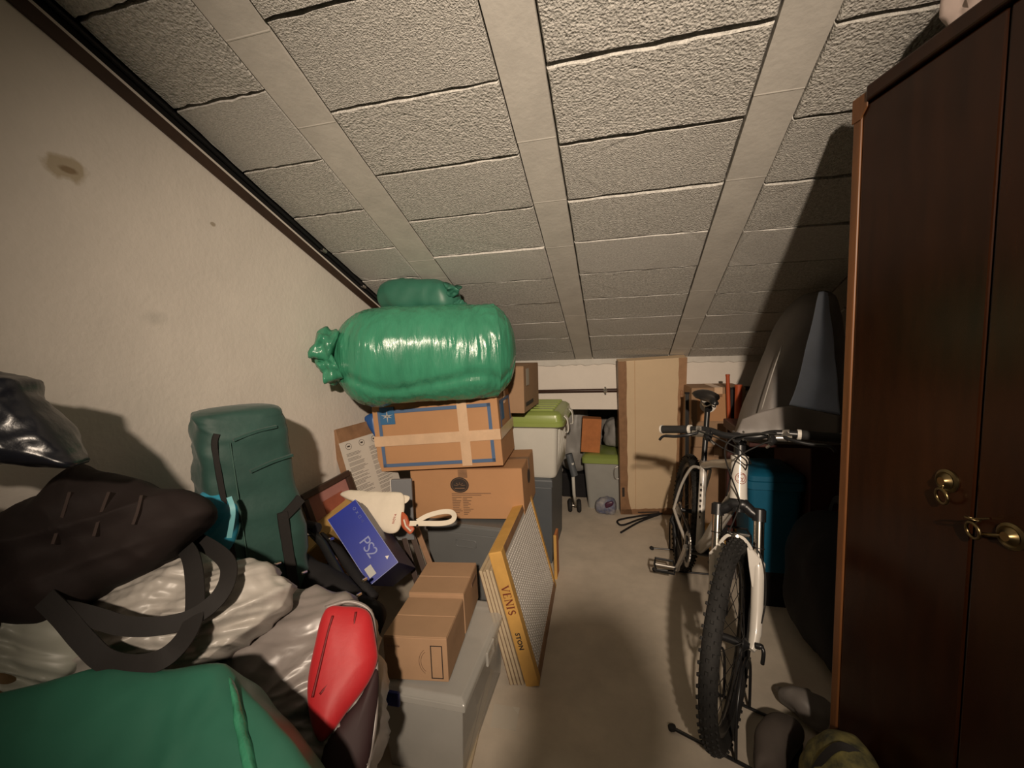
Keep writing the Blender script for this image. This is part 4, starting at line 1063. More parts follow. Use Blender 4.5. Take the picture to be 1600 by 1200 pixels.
# orange-red poles and a black post
for k, (x0, y0, x1, y1, Y, r_) in enumerate([(1137, 588, 1141, 720, 2.85, .0115), (1154, 604, 1150, 800, 2.8, .0200)]):
    t_ = thing('pole', ['thin orange-red pole behind the bicycle saddle', 'thick orange-red tube right of the thin orange-red pole'][k], 'pole', at(x1, y1, Y))
    a = at(x0, y0, Y); b = at(x1, y1, Y); bt = a + (b - a) * (a.z - .004) / (a.z - b.z)
    obj('tube', MB().tube([bt, a], r_, 14), M_orange, t_, smooth='auto')
    obj('end_cap', MB().tube([a, a + (a - bt).normalized() * .012], r_ * 1.12, 14), M_orange, t_, smooth='auto')
t_ = thing('metal_post', 'black square post beside the right edge of the tall cream carton', 'post', (.44, 2.86, 0))
obj('post', MB().box((.425, 2.84, 0), (.447, 2.862, .985)), M_blackmetal, t_, bevel=.002)
obj('cap', MB().box((.422, 2.837, .985), (.450, 2.865, .995)), M_black, t_, bevel=.002)
t_ = thing('metal_post', 'black square post seen between the two orange-red poles', 'post', (.70, 2.83, 0))
obj('post', MB().box((.690, 2.86, 0), (.716, 2.886, 1.01)), M_blackmetal, t_, bevel=.002)
obj('cap', MB().box((.687, 2.857, 1.01), (.719, 2.889, 1.02)), M_black, t_, bevel=.002)
# stack of cartons behind the saddle
k1 = carton('cardboard_box', 'brown cardboard box with round white label behind the bicycle saddle', (.617, 3.01, .635), (.32, .25, .385), (4, 0, 0), M_card3, seed=41)
obj('round_label', MB().lathe((-.061, -.1295, .275), (0, -1, 0), [(.050, 0), (.050, .0008)], 26), M_white, k1, world=False, label='round white label')
obj('label_patch', MB().box((-.127, -.1295, .17), (.056, -.129, .345)), M_orangecard, k1, world=False)
k2 = carton('cardboard_box', 'plain dull cardboard box standing under the white-labelled one behind the bike', (.625, 3.04, .0), (.33, .28, .632), (2, 0, 0), M_card3, seed=42)
k3 = carton('cardboard_box', 'small mustard yellow cardboard box low down behind the front fork', (.615, 2.66, .0), (.16, .14, .20), (12, 0, 0), M_tile_edge, seed=43, tape=False)
single('wood_panel', MB().box((.70, 2.70, .10), (.80, 2.72, .80)), M_browntape, 'brown wooden board upright behind the thick orange-red tube', 'board') if False else None
single('plastic_bag', loft([(V((.50, 2.50, .06)), V((.004, 0, 0)), V((0, 0, .004)), 2), (V((.515, 2.49, .05)), V((0, .05, 0)), V((0, 0, .045)), 2.4), (V((.57, 2.47, .05)), V((0, .06, 0)), V((0, 0, .05)), 2.4), (V((.62, 2.46, .05)), V((0, .05, 0)), V((0, 0, .04)), 2.4), (V((.635, 2.46, .05)), V((0, .004, 0)), V((0, 0, .004)), 2)], 32, 5, [('r', 24, .008)], 9), M_greyfilm, 'small grey plastic bag on the floor between the wheels of the bike', 'bag')
# black holdall in the wardrobe's shadow
hd = thing('black_holdall', 'black holdall bag in the dark beside the wardrobe', 'bag', (.935, 1.89, 0))
obj('body', loft([(V((.93, 1.63, .24)), V((.02, 0, 0)), V((0, 0, .02)), 2), (V((.93, 1.645, .24)), V((.15, 0, 0)), V((0, 0, .20)), 3), (V((.935, 1.80, .29)), V((.205, 0, 0)), V((0, 0, .285)), 3.4), (V((.935, 2.02, .29)), V((.205, 0, 0)), V((0, 0, .285)), 3.4), (V((.95, 2.13, .25)), V((.16, 0, 0)), V((0, 0, .22)), 3), (V((.95, 2.145, .24)), V((.02, 0, 0)), V((0, 0, .02)), 2)], 56, 7, [('n', 6, .018), ('d', ((.3, 1, .2), 14, 4), .008)], 5), M_black, hd, smooth=True)
strap([V((.83, 1.74, .555)), V((.84, 1.78, .64)), V((.86, 1.88, .67)), V((.88, 1.98, .64)), V((.88, 2.02, .555))], .03, M_blackweb, hd, 'handle', toward=(-1, 0, .3))

# crumpled things on the floor at the wardrobe's foot
F = lambda x, y, z=.0: atz(x, y, z)
sh_ = thing('felt_slipper', 'rounded taupe felt slipper lying on the floor near the front wheel', 'slipper', F(1235, 1190))
c0 = F(1217, 1176, .03)
obj('upper', loft([(c0 + V((-.055, -.10, .02)), V((.02, 0, 0)), V((0, 0, .02)), 2), (c0 + V((-.05, -.085, .025)), V((.045, .01, 0)), V((0, 0, .045)), 2.4), (c0 + V((-.012, 0, .035)), V((.056, -.01, 0)), V((0, 0, .060)), 2.4), (c0 + V((.045, .07, .03)), V((.042, -.02, 0)), V((0, 0, .045)), 2.4), (c0 + V((.065, .09, .03)), V((.01, 0, 0)), V((0, 0, .015)), 2)], 36, 6, [('n', 14, .008)], 2), M_taupe, sh_)
obj('sole', MB().prism([c0 + V((x, y, -.028)) for x, y in ((-.10, -.105), (-.02, -.11), (.05, -.02), (.095, .07), (.06, .10), (.02, .07), (-.06, -.01))], (0, 0, .010)), M_black, sh_, bevel=.004)
gl_ = thing('work_glove', 'crumpled dark grey glove on the floor at the foot of the wardrobe', 'glove', F(1255, 1125))
c1_ = F(1258, 1108, .04)
obj('palm', loft([(c1_ + V((-.045, .055, .0)), V((.01, 0, 0)), V((0, 0, .01)), 2), (c1_ + V((-.035, .04, .01)), V((.04, .01, 0)), V((0, 0, .032)), 2.5), (c1_ + V((.005, -.005, .02)), V((.050, .01, 0)), V((0, 0, .045)), 2.5), (c1_ + V((.05, -.06, .01)), V((.045, .01, 0)), V((0, 0, .035)), 2.5), (c1_ + V((.065, -.075, .0)), V((.02, .01, 0)), V((0, 0, .02)), 2)], 36, 6, [('n', 16, .012), ('r', 22, .006)], 7), M_greycloth, gl_)
for k in range(4):
    p = c1_ + V((-.035 + .022 * k, .045 + .006 * k, .0)); d_ = V((-.02 + .012 * k, .055 - .004 * k, -.018))
    obj('finger', MB().tube([p, p + d_ * .5 + V((0, 0, .006)), p + d_], [.015, .014, .009], 10), M_greycloth, gl_, smooth=True)
obj('cuff', MB().tube(catmull([c1_ + V((.03, -.09, .0)), c1_ + V((.06, -.075, .035)), c1_ + V((.095, -.05, .0))], 5), .007, 8), mat('pale_grey_trim', (.17, .16, .14), .7), gl_, smooth=True, label='paler grey cuff edge')
cm_ = thing('camouflage_bag', 'yellow-green camouflage cloth bag on the floor by the wardrobe', 'bag', (.548, 1.105, 0))
c2_ = V((.548, 1.105, 0))
obj('body', loft([(c2_ + V((0, 0, .002)), V((.03, 0, 0)), V((0, .05, 0)), 2), (c2_ + V((0, 0, .012)), V((.072, 0, 0)), V((0, .11, 0)), 3), (c2_ + V((.0, .0, .14)), V((.080, 0, 0)), V((0, .12, 0)), 3), (c2_ + V((.004, .0, .25)), V((.066, 0, 0)), V((0, .10, 0)), 2.6), (c2_ + V((.008, .0, .315)), V((.040, 0, 0)), V((0, .06, 0)), 2.2), (c2_ + V((.01, .0, .33)), V((.008, 0, 0)), V((0, .01, 0)), 2)], 48, 8, [('n', 10, .016), ('r', 12, .008)], 12), M_camo, cm_, smooth=True)
strap([c2_ + V((-.086, .02, .10)), c2_ + V((-.076, .01, .23)), c2_ + V((-.025, .0, .328)), c2_ + V((.035, -.02, .31))], .018, M_blackweb, cm_, 'strap', toward=(-.7, -.2, .7))

# ---------------------------------------------------------------- recess and far floor
hb2 = thing('hollow_brick', 'orange hollow clay brick standing on the far olive-lidded box', 'brick', at(922, 710, 3.42), (0, 0, R(6)))
b0 = at(922, 712, 3.42)
def bl3(lo_, hi_): return MB().box(lo_, hi_)
bw, bd, bh = .150, .10, .275
zb_ = .452
hb2.location = (b0.x, 3.42, zb_); MW[hb2] = Matrix.Translation(V((b0.x, 3.42, zb_))) @ Euler((R(2), R(4), R(6)), 'XYZ').to_matrix().to_4x4(); hb2.rotation_euler = (R(2), R(4), R(6))
obj('shell', bl3((-bw/2, -bd/2, 0), (bw/2, bd/2, bh)), M_terracotta, hb2, world=False, bevel=.003)
for k in range(6):
    x_ = -bw/2 + .015 + k * (bw - .03) / 5
    obj('rib', bl3((x_ - .003, -bd/2 - .003, .006), (x_ + .003, -bd/2, bh - .006)), M_terracotta, hb2, world=False)
gl2 = thing('storage_box', 'milky storage box with dull olive lid far back beside the tall carton', 'storage box', (-.11, 3.50, 0))
c9 = V((-.105, 3.50, 0))
obj('tub', MB().rings([rr4(.125, .16, .03, .0, c9), rr4(.155, .185, .03, .385, c9)]), mat('dull_milky_plastic', (.30, .30, .28), .45, var=.08), gl2, smooth='auto')
obj('lid', MB().rings([rr4(.158, .190, .03, .375, c9), rr4(.168, .198, .03, .380, c9), rr4(.168, .198, .03, .420, c9), rr4(.150, .180, .03, .440, c9), rr4(.12, .15, .03, .446, c9)]), M_greenlid, gl2, smooth='auto')
obj('clip', MB().tube(catmull([V((.02, 3.308, .365)), V((-.02, 3.300, .345)), V((-.02, 3.300, .270)), V((.02, 3.304, .265))], 5), .004, 8), M_silver, gl2, smooth=True, label='wire handle clip')
single('plastic_bag', loft([(V((.03, 3.62, .70)), V((.01, 0, 0)), V((0, .01, 0)), 2), (V((.03, 3.62, .67)), V((.10, 0, 0)), V((0, .08, 0)), 2.4), (V((.02, 3.62, .55)), V((.12, 0, 0)), V((0, .10, 0)), 2.4), (V((.02, 3.62, .47)), V((.11, 0, 0)), V((0, .09, 0)), 2.4), (V((.02, 3.62, .45)), V((.02, 0, 0)), V((0, .02, 0)), 2)], 40, 6, [('r', 16, .016), ('n', 30, .006)], 15), mat('dusty_film', (.26, .25, .235), .45, bump=[('ridge', 14, .5, .008)]), 'crumpled grey plastic bag on the far olive-lidded box, right of the clay brick', 'bag')
single('plastic_sack', loft([(V((-.36, 3.66, .86)), V((.02, 0, 0)), V((0, .02, 0)), 2), (V((-.36, 3.66, .83)), V((.09, 0, 0)), V((0, .07, 0)), 2.4), (V((-.37, 3.64, .55)), V((.12, 0, 0)), V((0, .09, 0)), 2.4), (V((-.36, 3.64, .30)), V((.11, 0, 0)), V((0, .09, 0)), 2.4), (V((-.35, 3.64, .22)), V((.05, 0, 0)), V((0, .04, 0)), 2)], 40, 6, [('r', (12, 12, 6), .018), ('n', 30, .006)], 16), bpy.data.materials['dusty_film'], 'long dusty grey sack in the recess left of the clay brick', 'bag')
single('plastic_crate_base', MB().box((-.47, 3.56, 0), (-.26, 3.74, .21)), M_black, 'low black box on the recess floor under the dusty grey sack', 'box', bevel=.01)
sb_ = thing('shopping_bag', 'small patterned shopping bag on the floor at the tall carton foot', 'bag', (-.05, 3.24, 0))
obj('body', loft([(V((-.17, 3.255, .055)), V((0, .01, 0)), V((0, 0, .01)), 2), (V((-.155, 3.255, .055)), V((0, .035, 0)), V((0, 0, .045)), 2.4), (V((-.09, 3.25, .065)), V((0, .045, 0)), V((0, 0, .060)), 2.4), (V((-.03, 3.25, .06)), V((0, .045, 0)), V((0, 0, .055)), 2.4), (V((-.008, 3.25, .06)), V((0, .01, 0)), V((0, 0, .02)), 2)], 36, 6, [('r', 28, .010), ('n', 40, .006)], 18), mat('patterned_film', (.36, .34, .32), .35, col2=(.05, .07, .16), vscale=13, bump=[('ridge', 20, .4, .006)]), sb_)
obj('printed_patch', loft([(V((-.095, 3.205, .085)), V((0, .004, 0)), V((0, 0, .004)), 2), (V((-.085, 3.203, .085)), V((0, .010, 0)), V((0, 0, .022)), 2.2), (V((-.045, 3.203, .100)), V((0, .010, 0)), V((0, 0, .020)), 2.2), (V((-.03, 3.203, .105)), V((0, .004, 0)), V((0, 0, .004)), 2)], 20, 4, [('n', 40, .004)], 4), mat('plum_print', (.06, .015, .04), .4), sb_, label='plum coloured printed patch')
# folded trolley: strut, axle, two wheels
tr = thing('folding_trolley', 'folded luggage trolley with small dark wheels beside the slate crate', 'trolley', (-.33, 3.2, 0))
p0, p1 = V((-.318, 3.10, .20)), V((-.318, 3.22, .06))
obj('strut', MB().tube([V((-.318, 3.03, .46)), p0, p1], .012, 10), M_palebox, tr, smooth=True, label='pale plastic strut')
obj('axle', MB().tube([V((-.37, 3.24, .055)), V((-.285, 3.24, .055))], .007, 8), M_silver, tr)
for x in (-.365, -.295): obj('wheel', MB().torus((x, 3.24, .055), (1, .15, 0), .036, .017, 24, 10), M_rubber, tr, smooth=True)
obj('handle_tube', MB().tube([V((-.345, 3.05, .52)), V((-.305, 3.04, .36))], .026, 12), M_slate, tr, smooth='auto', label='slate grey rolled grip')
# black bungee cord on the floor
cord = MB().tube(catmull([F(1032, 802, .02), F(1000, 806, .008), F(968, 812, .008), F(966, 818, .008), F(975, 820, .010), F(1000, 811, .012), F(1034, 802, .03), F(1000, 815, .008), F(970, 832, .008)], 6), .007, 7)
single('bungee_cord', cord, M_black, 'looped black cord on the floor at the tall carton foot', 'cord', smooth=True)
# ---------------------------------------------------------------- green bags on the cardboard stack
gb = thing('green_bag', 'large taped shiny green film bag lying on the blue-bordered cardboard box', 'bag', (-.85, 1.86, 1.08))
def axpt(t): return V((-1.235, 1.690, 1.290)).lerp(V((-.505, 2.035, 1.312)), t)
gax = (axpt(1) - axpt(0)).normalized(); gv = V((0, 0, 1)); gu = gax.cross(gv).normalized()   # gu points to the camera side
if gu.y > 0: gu = -gu
prof = [(-.005, .02, .02, 2), (.0, .080, .095, 2), (.03, .118, .138, 2.1), (.07, .150, .176, 2.2), (.14, .180, .210, 2.3), (.25, .196, .226, 2.3), (.45, .205, .230, 2.3), (.65, .205, .230, 2.3), (.80, .203, .228, 2.35), (.885, .200, .224, 2.4), (.895, .196, .220, 2.4), (.95, .160, .182, 2.6), (.99, .115, .135, 2.3), (1.015, .06, .075, 2), (1.022, .02, .02, 2)]
secs = [(axpt(t) + gv * (.0 - .006 * math.sin(PI * t)), gu * a, gv * b, e) for t, a, b, e in prof]
NB = 120
body = loft(secs, NB, 12, [('n', 4.0, .018), ('r', (8, 8, 2.5), .005), ('r', (30, 30, 4), .0045), ('n', (80, 60, 14), .0016)], 5)
kc = int(NB * (1 - 27 / 360.0))
for i_, v in enumerate(body.v):                     # long crease under the belly
    k_ = i_ % NB; dk = abs(k_ - kc + 2 * math.sin(i_ // NB * .12))
    if dk < 3: v += gu * (-.013 * (1 - dk / 3)) + gv * .002
# rest flat on the carton below
zf = 1.084
for v in body.v:
    k0 = zf + .006 + .10 * min(1, max(0, -1.02 - v.x) / .2) * -1
    if v.z < k0: v.z = k0 - .10 * (k0 - v.z)
obj('body', body, M_green, gb, smooth=True)
def tuft(name, base, d, ln, r0, r1, seed, parent, m):
    d = V(d).normalized(); u = d.orthogonal().normalized(); w = d.cross(u); rs = []; n = 30; K = 12
    for i in range(K + 1):
        f_ = i / K; r = (r0 + (r1 - r0) * f_) * (1 if i < K else .92); ring = []
        for k in range(n):
            a = 2 * PI * k / n
            pl = 1 + .30 * f_ * math.sin(a * 5 + seed) + .35 * noise.noise(V((math.cos(a) * 2 + seed, math.sin(a) * 2, f_ * 3)))
            ring.append(base + d * (ln * f_ * (1 + .12 * math.sin(3 * a + seed))) + (u * math.cos(a) + w * math.sin(a)) * r * pl)
        rs.append(ring)
    mb = MB().rings(rs, True, True)
    return obj(name, mb, m, parent, smooth=True)
tuft('gathered_end', at(522, 545, 1.60), (-.75, -.35, .30), .075, .070, .062, 1.0, gb, M_green)
tuft('gathered_end', at(528, 572, 1.60), (-.75, -.45, -.35), .070, .060, .060, 2.2, gb, M_green)
tuft('gathered_end', at(785, 540, 1.99), (.9, .1, -.1), .045, .045, .034, 3.7, gb, M_green)
obj('patch', MB().box((-.0, -.0, 0), (.034, .036, .0008), frame(at(614, 540, 1.655), gax, gv)), mat('pale_green_tape', (.10, .40, .22), .3), gb, label='small pale green square of tape')
# long crease seam along the front and a folded corner at the right end
seam = []
for i in range(15):
    t = .02 + .92 * i / 14; ang_ = R(-32 - 3 * math.sin(i * 1.1))
    j = min(range(len(prof)), key=lambda q: abs(prof[q][0] - t)); a_, b_ = prof[j][1], prof[j][2]
    seam.append(axpt(t) + gu * a_ * 1.02 * math.cos(ang_) ** .8 + gv * b_ * 1.0 * math.sin(ang_))

g2 = thing('green_bag', 'smaller dull green film bag pressed against the ceiling behind the large one', 'bag', (-1.0, 2.02, 1.50))
c_ = lambda px, py, Y: at(px, py, Y)
obj('body', loft([(c_(598, 466, 2.03), V((0, .02, 0)), V((0, 0, .02)), 2), (c_(606, 464, 2.02), V((.01, .07, 0)), V((0, 0, .062)), 2.2), (c_(635, 465, 2.01), V((0, .092, 0)), V((0, 0, .092)), 2.4), (c_(675, 466, 2.02), V((0, .092, 0)), V((0, 0, .088)), 2.5), (c_(702, 468, 2.02), V((0, .085, 0)), V((0, 0, .075)), 2.3), (c_(716, 472, 2.02), V((0, .05, 0)), V((0, 0, .045)), 2), (c_(720, 473, 2.02), V((0, .015, 0)), V((0, 0, .015)), 2)], 70, 8, [('n', 9, .014), ('r', (14, 14, 7), .006)], 8), M_greend, g2, smooth=True)
tuft('knotted_end', c_(704, 462, 1.97), (.35, -.2, .75), .050, .022, .040, .7, g2, M_greend)
tuft('knotted_end', c_(712, 474, 1.96), (.8, -.3, -.5), .040, .020, .034, 2.7, g2, M_greend)

# ---------------------------------------------------------------- against the left wall
# bottle green nylon bag standing upright
tn = thing('nylon_bag', 'tall dark green nylon bag with black zip standing against the left wall', 'bag', (-1.09, 1.14, 0))
tb_, tt_ = V((-1.085, 1.080, .0)), V((-1.135, 1.040, 1.160))
ya = R(60); ux = V((math.cos(ya), math.sin(ya), 0)); uy = V((-math.sin(ya), math.cos(ya), 0))
TS = ((0, .104, .088, 5), (.01, .116, .095, 6), (.25, .124, .100, 6), (.5, .122, .098, 6), (.75, .118, .096, 6), (.93, .114, .094, 5), (.985, .110, .090, 4.5), (1.01, .094, .074, 3), (1.018, .02, .02, 2))
TW = [('n', (5, 5, 9), .012), ('d', ((.12, 0, 1), 15, 4), .009), ('d', ((.6, 0, .8), 30, 8), .004), ('n', 30, .002)]
obj('body', loft([(tb_.lerp(tt_, t), ux * sx, uy * sy, e) for t, sx, sy, e in TS], 96, 12, TW, 11), M_tent, tn, smooth=True)
def fr_(t, s): # point on the front face, s -1..1
    for (t0, a0, b0, _), (t1, a1, b1, _) in zip(TS, TS[1:]):
        if t0 <= t <= t1: f = (t - t0) / (t1 - t0); sx = a0 + (a1 - a0) * f; sy = b0 + (b1 - b0) * f
    p = tb_.lerp(tt_, t) + ux * sx * s - uy * sy * (1 - .10 * abs(s) ** 6)
    return p - uy * (wrinkle(p, -uy, TW, 11) + .002)
nf = -uy
def onbody(pts, w, name, m, th=.006, k=6, label=None, sm='auto'):
    P = catmull([fr_(t, s) for t, s in pts], k); return obj(name, MB().ribbon(P, nf, w, th), m, tn, smooth=sm, label=label)
onbody([(.965, -.66), (.93, -.74), (.80, -.72), (.6, -.70), (.4, -.68), (.1, -.68)], .013, 'zip', M_blackweb, .012, label='black zip line')
onbody([(.94, -.42), (.7, -.44), (.5, -.46), (.2, -.46)], .0025, 'seam', mat('green_seam', (.05, .11, .09), .6), .008)
onbody([(.755, .99), (.735, .70), (.72, .46)], .030, 'strap', M_blackweb, .012, label='black web strap across')
onbody([(.735, .46), (.62, .46), (.45, .46), (.2, .46)], .028, 'strap', M_blackweb, .012, label='black web strap running down')
for t_, s0, s1 in ((.945, -.35, .7), (.86, -.1, .98)):
    onbody([(t_, s0), (t_ + .012, (s0 + s1) / 2), (t_ + .016, s1)], .008, 'fold', M_tent, .014)

# cyan nylon pouch
cy = thing('cyan_pouch', 'bright cyan-blue nylon pouch in front of the tall green bag', 'bag', (-1.12, .98, .70))
obj('body', pillow([(313, 772), (330, 766), (350, 770), (366, 784), (373, 805), (371, 830), (360, 858), (340, 866), (322, 850), (312, 820)], at(345, 815, .93), (.45, -.85, .1), .045, .06, 90, 20, wr=[('d', ((.5, .3, -.6), 30, 6), .006), ('n', 9, .008)], seed=4), M_cyan, cy, smooth=True)
strap([at(358, 777, .885), at(364, 800, .875), at(358, 840, .875)], .012, mat('pale_cyan', (.16, .42, .46), .5), cy, 'piping', .004, label='pale cyan piping')

# framed picture leaning on the wall
pf_c = [at(470, 777, 1.42), at(542, 738, 1.66), at(572, 800, 1.62), at(480, 850, 1.40)]
pf = thing('picture_frame', 'dark brown framed picture with pink mat leaning behind the blue box', 'picture frame', pf_c[3])
ex = (pf_c[1] - pf_c[0]); exn = ex.normalized(); ey = V((.25, .12, -.95)); ey = (ey - exn * ey.dot(exn)).normalized()
Lx, Ly = ex.length, .34
FM = frame(pf_c[0], exn, ey)      # x along the top, y downwards
nz = (FM.to_3x3() @ V((0, 0, 1)))
zs = 1 if nz.dot(CAM - pf_c[0]) > 0 else -1
z0, z1 = (0, .022 * zs)
fw_ = .026
def bxs(a, b):
    return MB().box((min(a[0], b[0]), min(a[1], b[1]), min(a[2], b[2])), (max(a[0], b[0]), max(a[1], b[1]), max(a[2], b[2])), FM)
M_frame = mat('dark_frame_wood', (.045, .024, .017), .4, var=.3, vscale=10)
for a, b in (((-.01, -.01, z0), (Lx, fw_ - .01, z1)), ((-.01, Ly - fw_, z0), (Lx, Ly, z1)), ((-.01, fw_ - .01, z0), (fw_ - .01, Ly - fw_, z1)), ((Lx - fw_, fw_ - .01, z0), (Lx, Ly - fw_, z1))):
    obj('frame_side', bxs(a, b), M_frame, pf, bevel=.004)
obj('mat_board', bxs((fw_ - .012, fw_ - .012, .004 * zs), (Lx - fw_ + .002, Ly - fw_ + .002, .008 * zs)), mat('pink_mat', (.33, .15, .13), .6, var=.15), pf, label='dusky pink mat')
obj('picture', bxs((fw_ + .05, fw_ + .035, .008 * zs), (Lx - fw_ - .04, Ly - fw_ - .04, .0095 * zs)), mat('red_brown_picture', (.26, .075, .045), .5, var=.25), pf, label='reddish brown picture')
# mustard carton under it
yc = thing('mustard_carton', 'mustard yellow cardboard sheet box under the framed picture, behind black straps', 'box', at(520, 850, 1.38))
YM = frame(at(480, 868, 1.30), at(542, 808, 1.52) - at(480, 868, 1.30), V((.2, -.2, 1)))
M_mus = mat('mustard_card', (.42, .26, .085), .75, var=.12)
obj('body', MB().box((0, -.30, -.10), (.34, .0, -.006), YM), M_mus, yc, bevel=.003)
obj('flap', MB().box((0, -.002, -.098), (.34, .003, -.008), YM), M_mus, yc)

# white printed carton, tilted
lf_ = [at(530, 692, 1.69), at(602, 670, 1.99), at(642, 768, 1.99), at(562, 790, 1.69)]
wc = thing('printed_carton', 'tilted brown carton with white instruction sheet between wall and blue-bordered box', 'box', lf_[3])
exl = (lf_[1] - lf_[0]); eyl = (lf_[3] - lf_[0]); WM = frame(lf_[0], exl, eyl)
nn = WM.to_3x3() @ V((0, 0, 1)); s_ = 1 if nn.dot(CAM - lf_[0]) > 0 else -1
lx, ly = exl.length, eyl.length + .03
def wb(a, b): return MB().box((a[0], a[1], min(a[2] * s_, b[2] * s_)), (b[0], b[1], max(a[2] * s_, b[2] * s_)), WM)
obj('body', wb((0, -.065, -.05), (lx, ly, -.002)), M_browntape, wc, bevel=.003)
obj('instruction_sheet', wb((-.002, .003, -.002), (lx, ly, .0005)), mat('sheet_white', (.58, .54, .48), .7), wc, label='white sheet of printed instructions')
random.seed(12)
tx = MB()
for ccol in range(2):
    y_ = .062
    while y_ < ly - .02:
        n_ = random.randint(2, 4)
        for q in range(n_):
            x0 = .02 + ccol * lx * .47; x1 = x0 + lx * .36 * random.uniform(.6, 1)
            m_ = wb((x0, y_, .0004), (x1, y_ + .0022, .0010)); tx.add(m_.v, m_.f); y_ += .0058
        y_ += .006
obj('printed_text', tx, mat('grey_print', (.16, .14, .13), .8), wc, kind='stuff')
for q in range(3):
    cx_ = .045 + q * lx * .27; P = []
    for k in range(16):
        a = 2 * PI * k / 16; P.append(WM @ V((cx_ + .017 * math.cos(a), .030 + .015 * math.sin(a), .0008 * s_)))
    obj('icon_ring', MB().tube(P, .0010, 4, closed=True), M_blackink, wc)
    obj('icon_mark', wb((cx_ - .008, .026, .0004), (cx_ + .008, .033, .001)), M_blackink, wc)
single('blue_lid', pillow([(570, 652), (586, 648), (590, 684), (577, 668)], at(575, 665, 1.90), (.1, -1, .1), .02, .03, 40, 10), mat('deep_blue_plastic', (.012, .07, .24), .4), 'deep blue plastic bit peeking left of the blue-bordered box', 'bag')
gd = thing('grey_folder', 'grey file folder with white edge left of the logo box', 'folder', at(628, 790, 1.80))
GM = frame(at(612, 748, 1.80), V((1, .25, 0)), V((.15, 0, -1)))
obj('cover', MB().box((.0, .0, -.02), (.10, .30, .0), GM), mat('folder_grey', (.17, .175, .185), .6), gd, bevel=.003)
obj('edge', MB().box((-.004, .0, -.018), (.014, .30, .004), GM), M_white, gd, bevel=.002, label='white spine edge')

# ---------------------------------------------------------------- blue console box, canvas pouch, black straps
ps = thing('console_box', 'royal blue game console box with silver PS2 lettering, tilted on the pile', 'box', (-.872, 1.47, .417), (R(-37.), R(-30.3), R(39.3)))
w, d, h = .118, .40, .290
d0 = -.484 / 2
obj('body', MB().box((-w/2, d0, 0), (w/2, d0 + d, h)), M_navy, ps, world=False, bevel=.002)
obj('front_panel', MB().box((-w/2 + .001, d0 - .0012, .001), (w/2 - .001, d0, h - .001)), M_blue, ps, world=False, label='royal blue front panel')
yy = d0 - .0018
def tp_(x, z): return V((x, yy, z))
# lettering reads along the long side of the panel, from its upper left end downwards
LM = MW[ps] @ frame((0, 0, 0), (0, 0, -1), (1, 0, 0))
pst = lambda s_, sz, x, z, sp=1.0: text_mb(s_, sz, frame((x, yy, z), (0, 0, -1), (1, 0, 0)), spacing=sp)
obj('lettering', pst('PS2', .056, -.012, .150, .9), M_silverink, ps, world=False, label='PS2 in silver outline capitals')
for k in range(4):
    x_ = .038; z_ = .262 - k * .019
    ic = MB()
    if k == 0: ic.tube([tp_(x_ + .005 * math.cos(R(30 * q)), z_ + .005 * math.sin(R(30 * q))) for q in range(12)], .0010, 4, closed=True)
    elif k == 1: ic.cyl(tp_(x_ - .004, z_ - .004), tp_(x_ + .004, z_ + .004), .0010, n=4); ic.cyl(tp_(x_ - .004, z_ + .004), tp_(x_ + .004, z_ - .004), .0010, n=4)
    elif k == 2: ic.tube([tp_(x_ - .0045, z_ - .0045), tp_(x_ + .0045, z_ - .0045), tp_(x_ + .0045, z_ + .0045), tp_(x_ - .0045, z_ + .0045)], .0010, 4, closed=True)
    else: ic.tube([tp_(x_ - .005, z_ - .004), tp_(x_ + .005, z_ - .004), tp_(x_, z_ + .005)], .0010, 4, closed=True)
    obj('icon', ic, M_silverink, ps, world=False)
obj('barcode_sticker', MB().box((-.046, d0 - .0024, .020), (-.020, d0 - .0012, .058)), mat('pale_sticker', (.42, .42, .40), .7), ps, world=False, label='pale grey sticker')
obj('triangle_mark', MB().prism([(.034, yy, .034), (.034, yy, .048), (.046, yy, .041)], (0, .0006, 0)), M_white, ps, world=False)
for a, b in (((-w/2, d0 - .002, 0), (w/2, d0 - .001, .0018)), ((w/2 - .0018, d0 - .002, 0), (w/2, d0 - .001, h)), ((-w/2, d0 - .002, 0), (-w/2 + .0018, d0 - .001, h))):
    obj('worn_edge', MB().box(a, b), M_silverink, ps, world=False)

cp = thing('canvas_pouch', 'cream canvas pouch with red stitching and a wrist loop on the blue box', 'pouch', at(600, 800, 1.56))
P0, nP = at(590, 795, 1.52), V((.15, -.80, .55))
obj('body', pillow([(531, 772), (545, 766), (580, 768), (610, 768), (629, 772), (632, 790), (630, 806), (624, 826), (612, 833), (596, 828), (578, 808), (558, 788), (540, 779)], P0, nP, .016, .014, 120, 18, pw=4, wr=[('n', 16, .006), ('n', 50, .0012)], seed=3), M_cream, cp, smooth=True)
obj('corner_tab', pillow([(628, 774), (640, 776), (637, 784), (629, 787)], P0 + nP * -.008, nP, .004, .004, 30, 6), M_cream, cp)
tq = onplane(617, 822, P0, nP) + nP.normalized() * .018; tq2 = onplane(629, 776, P0, nP) + nP.normalized() * .018
obj('stitching', text_mb('NOVA', .013, frame(tq + (tq2 - tq) * .05, tq2 - tq, (tq2 - tq).cross(V((0, 0, 1))).cross(tq2 - tq) if False else nP.cross(tq2 - tq)), spacing=1.1), M_redthread, cp, label='small red stitched word along the hem')
tg = pillow([(628, 800), (636, 806), (641, 818), (648, 826), (641, 835), (633, 829), (627, 818)], P0 + V((0, -.01, 0)), nP, .008, .006, 40, 8, wr=[('n', 40, .003)], seed=8)
obj('leather_tag', tg, M_redleather, cp, smooth=True, label='red-orange leather tag')
